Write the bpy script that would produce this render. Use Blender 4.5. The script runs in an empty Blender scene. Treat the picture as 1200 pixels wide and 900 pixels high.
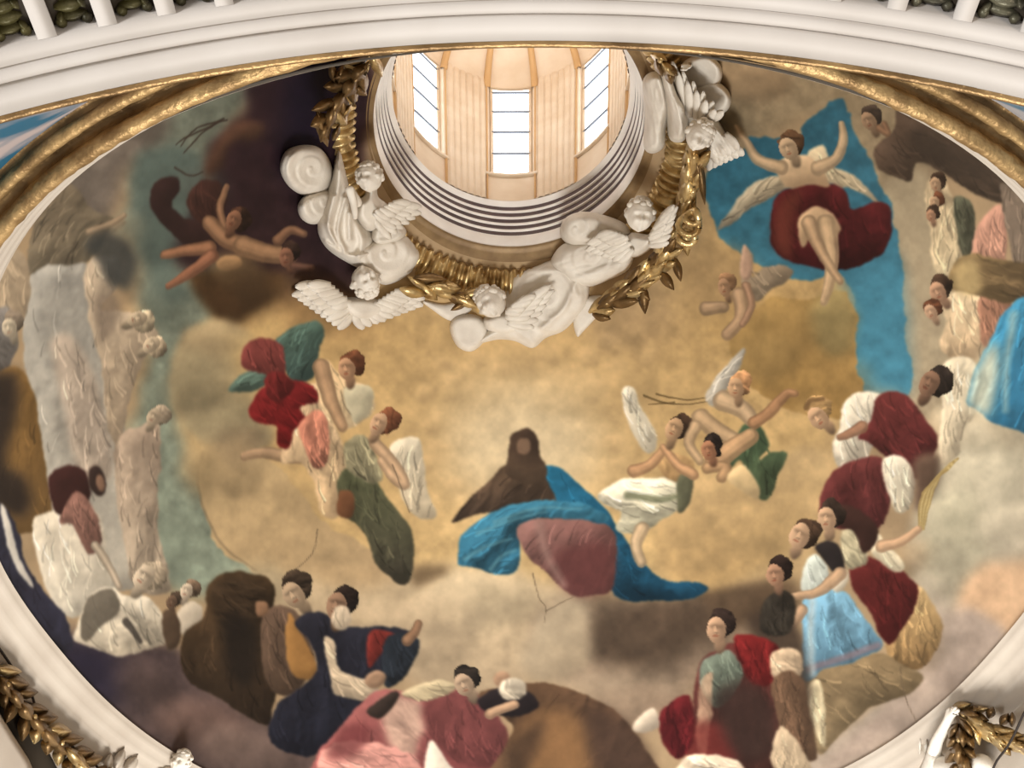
import bpy, math, random
import numpy as np
from mathutils import Matrix, Vector

random.seed(7)
rng = np.random.default_rng(7)
SC = bpy.context.scene
COL = SC.collection

# ------------------------------------------------------------------ camera
F_PX, PITCH, ROLL = 1133.2, 0.7057, -0.004
FW = np.array([0, math.cos(PITCH), math.sin(PITCH)])
UP0 = np.array([0, -math.sin(PITCH), math.cos(PITCH)])
RT0 = np.array([1.0, 0, 0])
RT = RT0 * math.cos(ROLL) + UP0 * math.sin(ROLL)
UPV = -RT0 * math.sin(ROLL) + UP0 * math.cos(ROLL)
cam_d = bpy.data.cameras.new('camera')
cam = bpy.data.objects.new('camera', cam_d)
COL.objects.link(cam)
cam_d.sensor_fit = 'HORIZONTAL'
cam_d.sensor_width = 36
cam_d.lens = 36 * F_PX / 1200
cam_d.clip_start = 0.05
cam_d.clip_end = 200
cam.matrix_world = Matrix(((RT[0], UPV[0], -FW[0], 0), (RT[1], UPV[1], -FW[1], 0), (RT[2], UPV[2], -FW[2], 0), (0, 0, 0, 1)))
SC.camera = cam

# ------------------------------------------------------------------ world, light, exposure
w = bpy.data.worlds.new('nave_light')
SC.world = w
w.use_nodes = True
bg = w.node_tree.nodes['Background']
bg.inputs[0].default_value = (1.0, 0.97, 0.93, 1)
bg.inputs[1].default_value = 0.42


def area(name, loc, target, size, energy, col):
    d = bpy.data.lights.new(name, 'AREA')
    d.shape = 'SQUARE'
    d.size = size
    d.energy = energy
    d.color = col
    o = bpy.data.objects.new(name, d)
    COL.objects.link(o)
    o.location = loc
    o.rotation_euler = (Vector(target) - Vector(loc)).to_track_quat('-Z', 'Y').to_euler()
    return o


area('added_dome_fill', (0.2, 11.5, -6), (0.2, 12.5, 14), 5, 2900, (1.0, 0.98, 0.94))  # added fill from below, brightens the dome interior more than the arch
area('nave_window_light', (-10, -5, -3), (2, 13, 9), 4, 2500, (0.98, 0.99, 1.0))
area('nave_lamp_light', (8, -3, -5), (-2, 13, 9), 4, 800, (1.0, 0.87, 0.74))
SC.view_settings.view_transform = 'Standard'
SC.view_settings.look = 'None'
SC.view_settings.gamma = 1
SC.view_settings.exposure = 0.0
PANE_STRENGTH = 4.0

# ------------------------------------------------------------------ measures of the dome
R, KB, NN, XC, YC = 6.0, 1.321, 2.356, 0.191, 11.441
ZFAR, ZNEAR = 5.387, 6.009
XO, YO, ZO, RO, KO = 0.0, 11.014, 15.716, 2.617, 1.091
ZI, RI = 16.869, 2.387
YA, RA, ZA = 3.933, 7.878, -1.072
KA = 0.72            # the arch stands nearer than the rim
U1 = math.radians(68)


def proj(P):
    z = P @ FW
    return np.stack([600 + F_PX * (P @ RT) / z, 450 - F_PX * (P @ UPV) / z], -1)


def rim(phi, e=0.0, dz=0.0):
    c, s = np.cos(phi), np.sin(phi)
    rho = (np.abs(c / (R + e)) ** NN + np.abs(s / (KB * R + e)) ** NN) ** (-1 / NN)
    return np.stack([XC + rho * c, YC + rho * s, 0.5 * (ZFAR + ZNEAR) - 0.5 * (ZNEAR - ZFAR) * np.tanh((s + .56) / .15) + dz + 0 * c], -1)


def ring(phi, r, z):
    c, s = np.cos(phi), np.sin(phi)
    rho = ((c / r) ** 2 + (s / (KO * r)) ** 2) ** -0.5
    return np.stack([XO + rho * c, YO + rho * s, z + 0 * c], -1)


def dome0(phi, s):
    a, b = rim(phi), ring(phi, RO, ZO)
    q = (1 - np.cos(s * U1)) / (1 - math.cos(U1))
    g = np.sin(s * U1) / math.sin(U1)
    P = a + (b - a) * q[..., None]
    P[..., 2] = a[..., 2] + (b[..., 2] - a[..., 2]) * g
    return P


# wall below the cornice: t = 0 at the cornice foot, 1 far down
def lower0(phi, t):
    return rim(phi, 0.30 + 0.0 * t, 0.0) + np.stack([0 * t, 0 * t, -0.5 - 4.5 * t], -1)


class Surf:
    """a surface with inward normals; hit() finds the point of height h that is seen through a photo pixel"""

    def __init__(self, fn, pr, sr, n=(420, 160)):
        self.fn = fn
        p = np.linspace(*pr, n[0])
        s = np.linspace(*sr, n[1])
        pp, ss = np.meshgrid(p, s, indexing='ij')
        self.pp, self.ss = pp.ravel(), ss.ravel()
        q = proj(fn(self.pp, self.ss))
        ok = (q[:, 0] > -300) & (q[:, 0] < 1500) & (q[:, 1] > -150) & (q[:, 1] < 1150)
        self.pp, self.ss, self.q = self.pp[ok], self.ss[ok], q[ok]

    def normal(self, p, s):
        e = 1e-3
        a = self.fn(p + e, s) - self.fn(p - e, s)
        b = self.fn(p, s + e) - self.fn(p, s - e)
        n = np.cross(a, b)
        n /= np.linalg.norm(n, axis=-1, keepdims=True) + 1e-12
        c = np.array([XC, YC, 6.0]) - self.fn(p, s)
        return n * np.sign((n * c).sum(-1, keepdims=True))

    def at(self, p, s, h):
        return self.fn(p, s) + self.normal(p, s) * np.asarray(h)[..., None]

    def hit(self, px, h):
        px = np.asarray(px, float)
        shp = px.shape[:-1]
        px = px.reshape(-1, 2)
        h = np.broadcast_to(np.asarray(h, float), shp).reshape(-1)
        i = np.empty(len(px), int)
        for k in range(0, len(px), 400):
            a, c = px[k:k + 400].astype(np.float32), self.q[::9].astype(np.float32)
            d = (c ** 2).sum(1)[None] - 2 * a @ c.T
            i[k:k + 400] = d.argmin(1) * 9
        p, s = self.pp[i].copy(), self.ss[i].copy()
        for _ in range(7):
            f0 = proj(self.at(p, s, h))
            e = 2e-4
            fp = (proj(self.at(p + e, s, h)) - f0) / e
            fs = (proj(self.at(p, s + e, h)) - f0) / e
            r = px - f0
            det = fp[:, 0] * fs[:, 1] - fp[:, 1] * fs[:, 0]
            det = np.where(np.abs(det) < 1e-6, 1e-6, det)
            p += np.clip((r[:, 0] * fs[:, 1] - r[:, 1] * fs[:, 0]) / det, -.12, .12)
            s += np.clip((fp[:, 0] * r[:, 1] - fp[:, 1] * r[:, 0]) / det, -.12, .12)
        return self.at(p, s, h).reshape(shp + (3,))


DOME = Surf(dome0, (-math.pi, math.pi), (-0.02, 1.06))
LOWER = Surf(lower0, (0.0, math.pi), (-0.05, 1.0), (300, 60))
FLAT = None


# ------------------------------------------------------------------ materials
def srgb(c):
    c = np.asarray(c, float) / 255.0
    return np.where(c <= 0.04045, c / 12.92, ((c + 0.055) / 1.055) ** 2.4)


def mat(name, c, rough=0.6, metal=0.0, c2=None, scale=6.0, bump=0.0, bscale=30.0, spec=0.3, lo=0.35, hi=0.7):
    m = bpy.data.materials.new(name)
    m.use_nodes = True
    nt = m.node_tree
    b = nt.nodes['Principled BSDF']
    b.inputs['Roughness'].default_value = rough
    b.inputs['Metallic'].default_value = metal
    b.inputs['Specular IOR Level'].default_value = spec
    b.inputs['Base Color'].default_value = (*srgb(c), 1)
    tc = nt.nodes.new('ShaderNodeTexCoord')
    if c2 is not None:
        n = nt.nodes.new('ShaderNodeTexNoise')
        n.inputs['Scale'].default_value = scale
        n.inputs['Detail'].default_value = 5
        nt.links.new(tc.outputs['Object'], n.inputs['Vector'])
        r = nt.nodes.new('ShaderNodeValToRGB')
        r.color_ramp.elements[0].position = lo
        r.color_ramp.elements[0].color = (*srgb(c), 1)
        r.color_ramp.elements[1].position = hi
        r.color_ramp.elements[1].color = (*srgb(c2), 1)
        nt.links.new(n.outputs['Fac'], r.inputs['Fac'])
        nt.links.new(r.outputs['Color'], b.inputs['Base Color'])
    if bump:
        n = nt.nodes.new('ShaderNodeTexNoise')
        n.inputs['Scale'].default_value = bscale
        n.inputs['Detail'].default_value = 4
        nt.links.new(tc.outputs['Object'], n.inputs['Vector'])
        bp = nt.nodes.new('ShaderNodeBump')
        bp.inputs['Strength'].default_value = bump
        bp.inputs['Distance'].default_value = 0.05
        nt.links.new(n.outputs['Fac'], bp.inputs['Height'])
        nt.links.new(bp.outputs['Normal'], b.inputs['Normal'])
    return m


def emit(name, c, s):
    m = bpy.data.materials.new(name)
    m.use_nodes = True
    nt = m.node_tree
    nt.nodes.clear()
    o = nt.nodes.new('ShaderNodeOutputMaterial')
    e = nt.nodes.new('ShaderNodeEmission')
    e.inputs[0].default_value = (*srgb(c), 1)
    e.inputs[1].default_value = s
    nt.links.new(e.outputs[0], o.inputs[0])
    return m


M = dict(
    cream=mat('cream_plaster', (182, 171, 157), .65, c2=(172, 160, 146), scale=1.2),
    arch=mat('arch_plaster', (174, 167, 160), .6, c2=(164, 156, 148), scale=1.5),
    stucco=mat('white_stucco', (226, 219, 207), .6, c2=(208, 199, 186), scale=2.5, bump=.15),
    white=mat('white_moulding', (240, 234, 226), .5, c2=(228, 220, 212), scale=2),
    dark_groove=mat('dark_groove_plaster', (104, 88, 86), .7, c2=(84, 70, 70), scale=3),  # darker purple-brown for the grooves between the white rolls
    gold=mat('gilt', (226, 200, 146), .28, .62, c2=(140, 108, 62), scale=4, bump=.3, bscale=14),
    rollgold=mat('worn_gilt', (180, 148, 100), .45, .5, c2=(124, 96, 60), scale=5, bump=.35, bscale=18),
    bronze=mat('tarnished_gilt', (140, 112, 74), .4, .6, c2=(84, 62, 36), scale=3, bump=.3, bscale=12),
    brown=mat('brown_gilt_band', (150, 124, 88), .5, .25, c2=(112, 88, 60), scale=2),
    greygreen=mat('grey_green_gilt', (96, 92, 74), .4, .4, c2=(52, 48, 38), scale=5, bump=.3, bscale=12),
    green=mat('dark_green_gilt', (78, 72, 40), .45, .3, c2=(36, 32, 18), scale=5, bump=.3, bscale=12),
    shadow=mat('painted_shade', (52, 44, 34), .8),  # flat dark colour standing in for shade in coffers and beside the rib
    lantern=mat('peach_lantern_plaster', (232, 214, 190), .7, c2=(220, 198, 170), scale=1.6),
    lantern2=mat('ochre_lantern_line', (206, 166, 116), .7),
    bar=mat('grey_glazing_bar', (120, 126, 136), .5),
    pane=emit('daylit_pane', (246, 250, 255), PANE_STRENGTH),
    cable=mat('black_cable', (34, 26, 22), .5),
)

# ------------------------------------------------------------------ object helpers


def mesh_np(name, V, Fq, material, parent=None, smooth=True, tris=None):
    V = np.asarray(V, np.float32).reshape(-1, 3)
    me = bpy.data.meshes.new(name)
    Fq = np.asarray(Fq, np.int32).reshape(-1, 4)
    T = np.zeros((0, 3), np.int32) if tris is None else np.asarray(tris, np.int32).reshape(-1, 3)
    me.vertices.add(len(V))
    me.vertices.foreach_set('co', V.ravel())
    me.loops.add(Fq.size + T.size)
    me.loops.foreach_set('vertex_index', np.concatenate([Fq.ravel(), T.ravel()]))
    nf = len(Fq) + len(T)
    me.polygons.add(nf)
    st = np.concatenate([np.arange(len(Fq)) * 4, Fq.size + np.arange(len(T)) * 3]).astype(np.int32)
    me.polygons.foreach_set('loop_start', st)
    me.update(calc_edges=True)
    me.validate()
    if smooth:
        me.polygons.foreach_set('use_smooth', np.ones(len(me.polygons), bool))
    me.materials.append(material)
    o = bpy.data.objects.new(name, me)
    COL.objects.link(o)
    if parent is not None:
        o.parent = parent
    return o


def grid_faces(n, m, cu=False, cv=False):
    a = np.arange(n if cu else n - 1)
    b = np.arange(m if cv else m - 1)
    A, B = np.meshgrid(a, b, indexing='ij')
    A2, B2 = (A + 1) % n, (B + 1) % m
    return np.stack([A * m + B, A2 * m + B, A2 * m + B2, A * m + B2], -1).reshape(-1, 4)


def grid(name, P, material, parent=None, cu=False, cv=False, smooth=True):
    n, m = P.shape[:2]
    return mesh_np(name, P, grid_faces(n, m, cu, cv), material, parent, smooth)


class MB:
    """collects pieces of one mesh"""

    def __init__(self):
        self.V, self.F, self.n = [], [], 0

    def add(self, V, F):
        V = np.asarray(V, float).reshape(-1, 3)
        self.V.append(V)
        self.F.append(np.asarray(F, int).reshape(-1, 4) + self.n)
        self.n += len(V)

    def grid(self, P, cu=False, cv=False):
        self.add(P, grid_faces(P.shape[0], P.shape[1], cu, cv))

    def build(self, name, material, parent=None, smooth=True):
        return mesh_np(name, np.concatenate(self.V), np.concatenate(self.F), material, parent, smooth)


def empty(name, loc=(0, 0, 0)):
    o = bpy.data.objects.new(name, None)
    COL.objects.link(o)
    o.empty_display_size = .2
    return o


def thing(name, label, cat, group=None):
    o = empty(name)
    o['label'] = label
    o['category'] = cat
    if group:
        o['group'] = group
    return o


def structure(o):
    o['kind'] = 'structure'
    return o


def box_pts(c, ax, ay, az):
    c, ax, ay, az = map(np.asarray, (c, ax, ay, az))
    V = [c + i * ax + j * ay + k * az for i in (-1, 1) for j in (-1, 1) for k in (-1, 1)]
    F = [(0, 1, 3, 2), (4, 6, 7, 5), (0, 4, 5, 1), (2, 3, 7, 6), (0, 2, 6, 4), (1, 5, 7, 3)]
    return np.array(V), np.array(F)


def tube_pts(C, r, k=8):
    C = np.asarray(C, float)
    r = np.broadcast_to(np.asarray(r, float), (len(C),))
    t = np.gradient(C, axis=0)
    t /= np.linalg.norm(t, axis=1, keepdims=True) + 1e-9
    ref = np.array([.3, .2, .93])
    a = np.cross(t, ref)
    a /= np.linalg.norm(a, axis=1, keepdims=True) + 1e-9
    b = np.cross(t, a)
    th = np.linspace(0, 2 * np.pi, k, endpoint=False)
    return C[:, None] + r[:, None, None] * (np.cos(th)[None, :, None] * a[:, None] + np.sin(th)[None, :, None] * b[:, None])


def spline(P, n=8, closed=False):
    P = np.asarray(P, float)
    N = len(P)
    out = []
    for i in range(N if closed else N - 1):
        if closed:
            a, b, c, d = P[(i - 1) % N], P[i], P[(i + 1) % N], P[(i + 2) % N]
        else:
            a, b, c, d = P[max(i - 1, 0)], P[i], P[i + 1], P[min(i + 2, N - 1)]
        for t in np.linspace(0, 1, n, endpoint=False):
            out.append(.5 * ((2 * b) + (c - a) * t + (2 * a - 5 * b + 4 * c - d) * t * t + (3 * b - a - 3 * c + d) * t ** 3))
    if not closed:
        out.append(P[-1])
    return np.array(out)


def inside(X, Y, P):
    m = np.zeros(X.shape, bool)
    x1, y1 = P[-1]
    for x2, y2 in P:
        if y1 != y2:
            c = (y1 > Y) != (y2 > Y)
            m ^= c & (X < (x2 - x1) * (Y - y1) / (y2 - y1) + x1)
        x1, y1 = x2, y2
    return m


def seg_dist(X, Y, P, closed):
    D = np.full(X.shape, 1e9)
    N = len(P)
    for i in range(N if closed else N - 1):
        a, b = P[i], P[(i + 1) % N]
        d = b - a
        L = d @ d + 1e-9
        t = np.clip(((X - a[0]) * d[0] + (Y - a[1]) * d[1]) / L, 0, 1)
        D = np.minimum(D, (X - a[0] - t * d[0]) ** 2 + (Y - a[1] - t * d[1]) ** 2)
    return np.sqrt(D)


# ================================================================== LARGE STRUCTURE
# ---- dome shell (the masonry behind the painted skin)
ph = np.linspace(-math.pi, math.pi, 129)[:-1]
ss = np.linspace(0, 1.0, 25)
pp, sg = np.meshgrid(ph, ss, indexing='ij')
P = DOME.at(pp.ravel(), sg.ravel(), np.full(pp.size, -0.12)).reshape(128, 25, 3)
structure(grid('ceiling', P, M['cream'], cu=True))

# ---- cornice of the rim: stepped white mouldings round the foot of the dome
prof = [(-.03, .05), (.0, 0), (.0, -.05), (.035, -.06), (.05, -.10), (.09, -.13), (.09, -.17), (.13, -.18), (.15, -.23), (.19, -.27), (.19, -.31), (.23, -.32), (.25, -.38), (.28, -.42), (.28, -.5), (.30, -.52)]
phr = np.linspace(-math.pi, math.pi, 361)[:-1]
tr = structure(empty('trim_1'))
kf_ = 1 / (1 + np.exp(-(np.sin(phr) + .62) / .06))            # the steps are shallower on the near side
nr_ = np.clip(np.abs(phr + math.pi / 2) / math.radians(24), 0, 1)
nr_ = .08 + .92 * nr_ * nr_ * (3 - 2 * nr_)
P = np.stack([rim(phr, (e + .03) * (.4 + .6 * kf_) * nr_ - .03 * nr_, d * (.6 + .4 * kf_) * nr_) for e, d in prof], 1)
o = grid('cornice_moulding', P, M['cream'], tr, cu=True, smooth=False)
# plain frieze under the mouldings: far half, down to below the frame; near half only to the gilt roll
pf = np.linspace(-.35, math.pi + .35, 200)
P = np.stack([rim(pf, .30, d) for d in np.linspace(-.5, -5.2, 12)], 1)
structure(grid('wall_back', P, M['cream']))
pn = np.linspace(math.radians(-159), math.radians(-13), 260)
nf = np.clip(np.abs(pn + math.pi / 2) / math.radians(24), 0, 1)
nf = .12 + .88 * nf * nf * (3 - 2 * nf)               # the rolls flatten where the arch touches the rim

# ---- gilt roll mouldings on the near half of the rim
tg = structure(empty('trim_2'))


def roll(name, e0, d0, r, mtl, parent, wob=0.0):
    th = np.linspace(0, 2 * np.pi, 13)[:-1]
    P = np.stack([rim(pn, e0 + r * math.cos(a), (d0 + r * math.sin(a)) * nf) for a in th], 1)
    if wob:
        P = P + rng.normal(0, wob, P.shape)
    return grid(name, P, mtl, parent, cv=True)


roll('gilt_roll', .15, -.30, .060, M['rollgold'], tg, .004)
P = np.stack([rim(pn, e, d * nf) for e, d in [(.20, -.29), (.22, -.24), (.26, -.24), (.28, -.27)]], 1)
grid('gilt_hollow', P, M['bronze'], tg)
roll('gilt_bead', .32, -.28, .046, M['rollgold'], tg, .003)
P = np.stack([rim(pn, e, d * nf) for e, d in [(.36, -.27), (.39, -.25), (.43, -.27)]], 1)
grid('gilt_fillet', P, M['bronze'], tg)


# ---- near arch: soffit, mouldings, gilt edge
def arch(phi, y, dr=0.0):
    return np.stack([XC + (RA + dr) * np.sin(phi), y + 0 * phi, ZA + (RA + dr) * np.cos(phi)], -1) * KA


ta = structure(empty('trim_3'))
fa = np.linspace(-1.25, 1.25, 161)


def arch_strip(name, pr, mtl, parent=None, smooth=False):
    return grid(name, np.stack([arch(fa, y, d) for y, d in pr], 1), mtl, parent or ta, smooth=smooth)


arch_strip('fascia', [(YA, .25), (YA, 0), (3.735, 0), (3.73, .03)], M['arch'])
arch_strip('ovolo_moulding', [(3.73, .03), (3.715, .03), (3.71, 0), (3.69, -.02), (3.66, -.028), (3.63, -.02), (3.61, .0), (3.605, .02), (3.60, .02)], M['arch'])
arch_strip('upper_fascia', [(3.60, .02), (3.595, -.005), (3.47, -.005), (3.468, .05), (3.46, .14)], M['arch'])
arch_strip('arch_back', [(3.46, .14), (3.02, .14), (3.01, 0), (2.4, 0)], M['arch'])
arch_strip('gilt_edge', [(YA + .002, .0), (YA + .02, -.012), (YA + .045, -.012), (YA + .06, .0), (YA + .06, .1)], M['bronze'])

# ---- pendentives (painted with sky) between the arch and the gilt roll
for nm, sgn in (('wall_left', -1), ('wall_right', 1)):
    k = np.linspace(0, 1, 60)
    A = arch(sgn * (0.02 + 1.13 * k), YA + .05, .06)
    Bp = rim(-math.pi / 2 + sgn * (0.02 + 1.05 * k), .41, -.26 * (.12 + .88 * np.clip((.02 + 1.05 * k) / .42, 0, 1)))
    t = np.linspace(0, 1, 14)
    P = A[:, None] * (1 - t)[None, :, None] + Bp[:, None] * t[None, :, None]
    m = mat('painted_sky_' + nm[5:], (26, 84, 108), .7, c2=(164, 150, 146) if sgn < 0 else (150, 146, 146), scale=.9, lo=.42, hi=.56)
    structure(grid(nm, P, m))

# ---- oculus: white stepped mouldings
to = structure(empty('trim_4'))
pho = np.linspace(-math.pi, math.pi, 241)[:-1]
H = ZI - ZO
steps = [('lower_band', [(2.70, -.03), (2.66, -.05), (2.617, 0), (2.605, .31)], 'white')]
zc, rc = .31, 2.605
for nm in ('first', 'second', 'third', 'fourth', 'fifth'):
    steps.append((nm + '_groove', [(rc, zc), (rc + .008, zc + .01), (rc, zc + .115)], 'dark_groove'))
    zc += .115
    if nm != 'fifth':
        steps.append((nm + '_roll', [(rc, zc), (rc - .03, zc + .002), (rc - .042, zc + .02), (rc - .04, zc + .04), (rc - .02, zc + .05)], 'white'))
        zc, rc = zc + .05, rc - .034
steps.append(('top_lip', [(rc, zc), (rc - .03, zc + .01), (2.40, ZI - ZO - .02), (2.37, ZI - ZO + .01)], 'white'))
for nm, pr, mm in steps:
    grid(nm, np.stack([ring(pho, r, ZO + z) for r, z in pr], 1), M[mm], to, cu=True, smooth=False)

# ---- gilt ring round the oculus: flat brown band, then a fat fluted roll
tr5 = structure(empty('trim_5'))
NPH = 1440
phg = np.linspace(-math.pi, math.pi, NPH + 1)[:-1]
P = np.stack([ring(phg[::4], r, z) for r, z in [(2.62, ZO - .03), (2.66, ZO - .09), (2.72, ZO - .08), (2.74, ZO - .12), (3.0, ZO - .2), (3.02, ZO - .25)]], 1)
grid('brown_band', P, M['brown'], tr5, cu=True)
# fluted roll with acanthus clumps: real relief
NEGG = 22
al = np.linspace(math.radians(165), math.radians(-80), 22)
cell = (phg / (2 * np.pi) * NEGG) % 1.0
rows = []
for a in al:
    f = np.zeros(NPH)
    u = (a - al[-1]) / (al[0] - al[-1])
    top = max(0.0, math.sin(min(1, max(0, (u - .35) / .65)) * math.pi))
    fl = (cell > .42)
    f += np.where(fl, .075 * np.tanh(2.5 * np.cos((cell - .42) / .58 * 3 * 2 * np.pi + np.pi)) * (u > .3), 0)
    ac = (cell <= .42)
    f += np.where(ac, .05 * top * np.abs(np.sin(cell / .42 * np.pi)) + .03 * np.sin(cell / .42 * np.pi * 4 + 1.2 * np.sin(u * 9)), 0)
    f += (u <= .42) * .022 * np.sin(phg * NEGG * 5)
    rr = .27 + f
    rows.append(ring(phg, 1.0, 0) * 0 + ring(phg, 3.25, ZO - .42) + (ring(phg, 3.25, 0) - ring(phg, 2.25, 0)) * (rr * math.cos(a) * -1)[:, None] * 1.0 + np.array([0, 0, 1]) * (-(rr * math.sin(a)))[:, None] * 1.0)
P = np.stack(rows, 1)
grid('fluted_roll', P, M['gold'], tr5, cu=True)


def sphere_pts(c, r, nu=12, nv=8, ax=None):
    u = np.linspace(0, 2 * np.pi, nu, endpoint=False)
    v = np.linspace(.02, np.pi - .02, nv)
    U, Vv = np.meshgrid(u, v, indexing='ij')
    d = np.stack([np.cos(U) * np.sin(Vv), np.sin(U) * np.sin(Vv), np.cos(Vv)], -1)
    r = np.broadcast_to(np.asarray(r, float), (3,))
    d = d * r
    if ax is not None:
        d = d @ np.asarray(ax)
    return np.asarray(c) + d


stud_me = None
for k in range(NEGG):
    a = (k + .21) / NEGG * 2 * math.pi - 0
    if a > math.pi:
        a -= 2 * math.pi
    c = ring(np.array([a]), 2.99, ZO - .33)[0]
    if stud_me is None:
        s_ = MB()
        s_.grid(sphere_pts((0, 0, 0), .05, 10, 7), cu=True)
        o = s_.build('stud', M['gold'], tr5)
        stud_me = o.data
    else:
        o = bpy.data.objects.new('stud', stud_me)
        COL.objects.link(o)
        o.parent = tr5
    o.location = c

# ---- lantern: drum with eight windows, flaring slightly upward
ZL0, ZL1 = ZI, 22.2


def lan_r(z):
    d0 = 13.4 * math.cos(PITCH) + ZL0 * math.sin(PITCH)
    return (RI + .03) * (1 + (z - ZL0) * math.sin(PITCH) * 1.3 / d0)


def lan(phi, z, e=0.0):
    phi = np.asarray(phi, float)
    return ring(phi, lan_r(z) + e, z)


def ray_z(px, py, phi_hint=math.pi / 2):
    """height on the far side of the drum seen through a pixel"""
    zz = np.linspace(ZL0, 24, 800)
    q = np.array([proj(lan(np.array([phi_hint]), z))[0] for z in zz])
    return zz[np.abs(q[:, 1] - py).argmin()]


Z_SILL, Z_HEAD, Z_CORN = ray_z(597, 206), ray_z(597, 86), ray_z(597, 68)
HALF = math.radians(10.6)
tl = structure(empty('wall_lantern'))
NW = 8


def drum_piece(mb, p0, p1, z0, z1, e=0.0, n=4):
    ps = np.linspace(p0, p1, n)
    mb.grid(np.stack([lan(ps, z0, e), lan(ps, z1, e)], 1))


mbw = MB()
for k in range(NW):
    a = math.pi / 2 + k * 2 * math.pi / NW
    g = 2 * math.pi / NW
    drum_piece(mbw, a - HALF, a + HALF, ZL0, Z_SILL)
    drum_piece(mbw, a - HALF, a + HALF, Z_HEAD, ZL1)
    drum_piece(mbw, a + HALF, a + g - HALF, ZL0, ZL1, 0, 9)
    for sg_, ee in ((-1, 0), (1, 0)):   # splayed reveals
        b = a + sg_ * HALF
        mbw.add(np.concatenate([lan([b], Z_SILL), lan([b], Z_HEAD), lan([b - sg_ * .02], Z_HEAD, .13), lan([b - sg_ * .02], Z_SILL, .13)]), [(0, 1, 2, 3)])
    for z, dzz in ((Z_SILL, 0.0), (Z_HEAD, 0)):
        mbw.add(np.concatenate([lan([a - HALF], z), lan([a + HALF], z), lan([a + HALF - .02], z + dzz, .13), lan([a - HALF + .02], z + dzz, .13)]), [(0, 1, 2, 3)])
mbw.build('drum', M['lantern'], tl, smooth=False)
for k in range(NW):                      # raised pilaster with reeding between the windows
    a = math.pi / 2 + (k + .5) * 2 * math.pi / NW
    hw = math.radians(22.5) - HALF - math.radians(1.6)
    mb = MB()
    n = 49
    ps = np.linspace(a - hw, a + hw, n)
    prof_e = -.05 - .02 * np.where(((np.arange(n) % 8) < 6), 1, -.6)
    prof_e[0] = prof_e[-1] = 0
    zz = [ZL0 + .02, Z_CORN + .25]
    mb.grid(np.stack([np.concatenate([lan([p], z, e) for p, e in zip(ps, prof_e)]) for z in zz], 1))
    mb.build('pilaster', M['lantern'], tl, smooth=False)
    mb = MB()
    for s_ in (-1, 1):
        b = a + s_ * (hw + math.radians(.6))
        mb.grid(np.stack([np.concatenate([lan([b - .008], z, 0), lan([b - .006], z, -.06), lan([b + .006], z, -.06), lan([b + .008], z, 0)]) for z in zz], 1))
    mb.build('pilaster_edge', M['lantern2'], tl, smooth=False)
for nm, z0, pr in (('base_moulding', ZL0, [(0, 0), (-.03, .02), (-.03, .08), (-.01, .1), (0, .12)]),
                   ('cornice', Z_CORN + .2, [(0, 0), (-.06, .03), (-.06, .12), (-.14, .18), (-.2, .24), (-.2, .34), (0, .36)])):
    P = np.stack([lan(pho, z0 + z, e) for e, z in pr], 1)
    grid(nm, P, M['lantern2' if nm == 'cornice' else 'lantern'], tl, cu=True, smooth=False)
# surround of each window and the little dome over the lantern
for k in range(NW):
    a = math.pi / 2 + k * 2 * math.pi / NW
    mb = MB()
    for s_ in (-1, 1):
        b = a + s_ * (HALF + .018)
        mb.grid(np.stack([np.concatenate([lan([b - .02], z), lan([b - .02], z, -.04), lan([b + .02], z, -.04), lan([b + .02], z)]) for z in (Z_SILL - .05, Z_HEAD + .1)], 1))
    ps = np.linspace(a - HALF - .04, a + HALF + .04, 6)
    mb.grid(np.stack([lan(ps, Z_HEAD, 0), lan(ps, Z_HEAD, -.05), lan(ps, Z_HEAD + .1, -.05), lan(ps, Z_HEAD + .1, 0)], 1))
    mb.grid(np.stack([lan(ps, Z_SILL - .1, 0), lan(ps, Z_SILL - .1, -.06), lan(ps, Z_SILL, -.06), lan(ps, Z_SILL, 0)], 1))
    mb.build('window_surround', M['lantern'], tl, smooth=False)
rt = lan_r(ZL1)
P = np.stack([ring(pho, rt * math.cos(a) + .02, ZL1 - .05 + 2.2 * math.sin(a)) for a in np.linspace(0, 1.53, 14)], 1)
structure(grid('ceiling_lantern', P, M['lantern'], cu=True))
for k in range(16):                      # ribs of the little dome
    a0 = math.pi / 2 + (k + .5) * math.pi / 8
    e_ = np.linspace(0, 1.45, 10)
    P = np.stack([np.concatenate([ring(np.array([a0 + da]), rt * math.cos(a) - de, ZL1 - .05 + 2.2 * math.sin(a) - de * .6) for da, de in ((-.03, -.01), (-.025, .07), (.025, .07), (.03, -.01))]) for a in e_])
    grid('dome_rib', P, M['lantern2'], tl, smooth=False)
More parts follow.
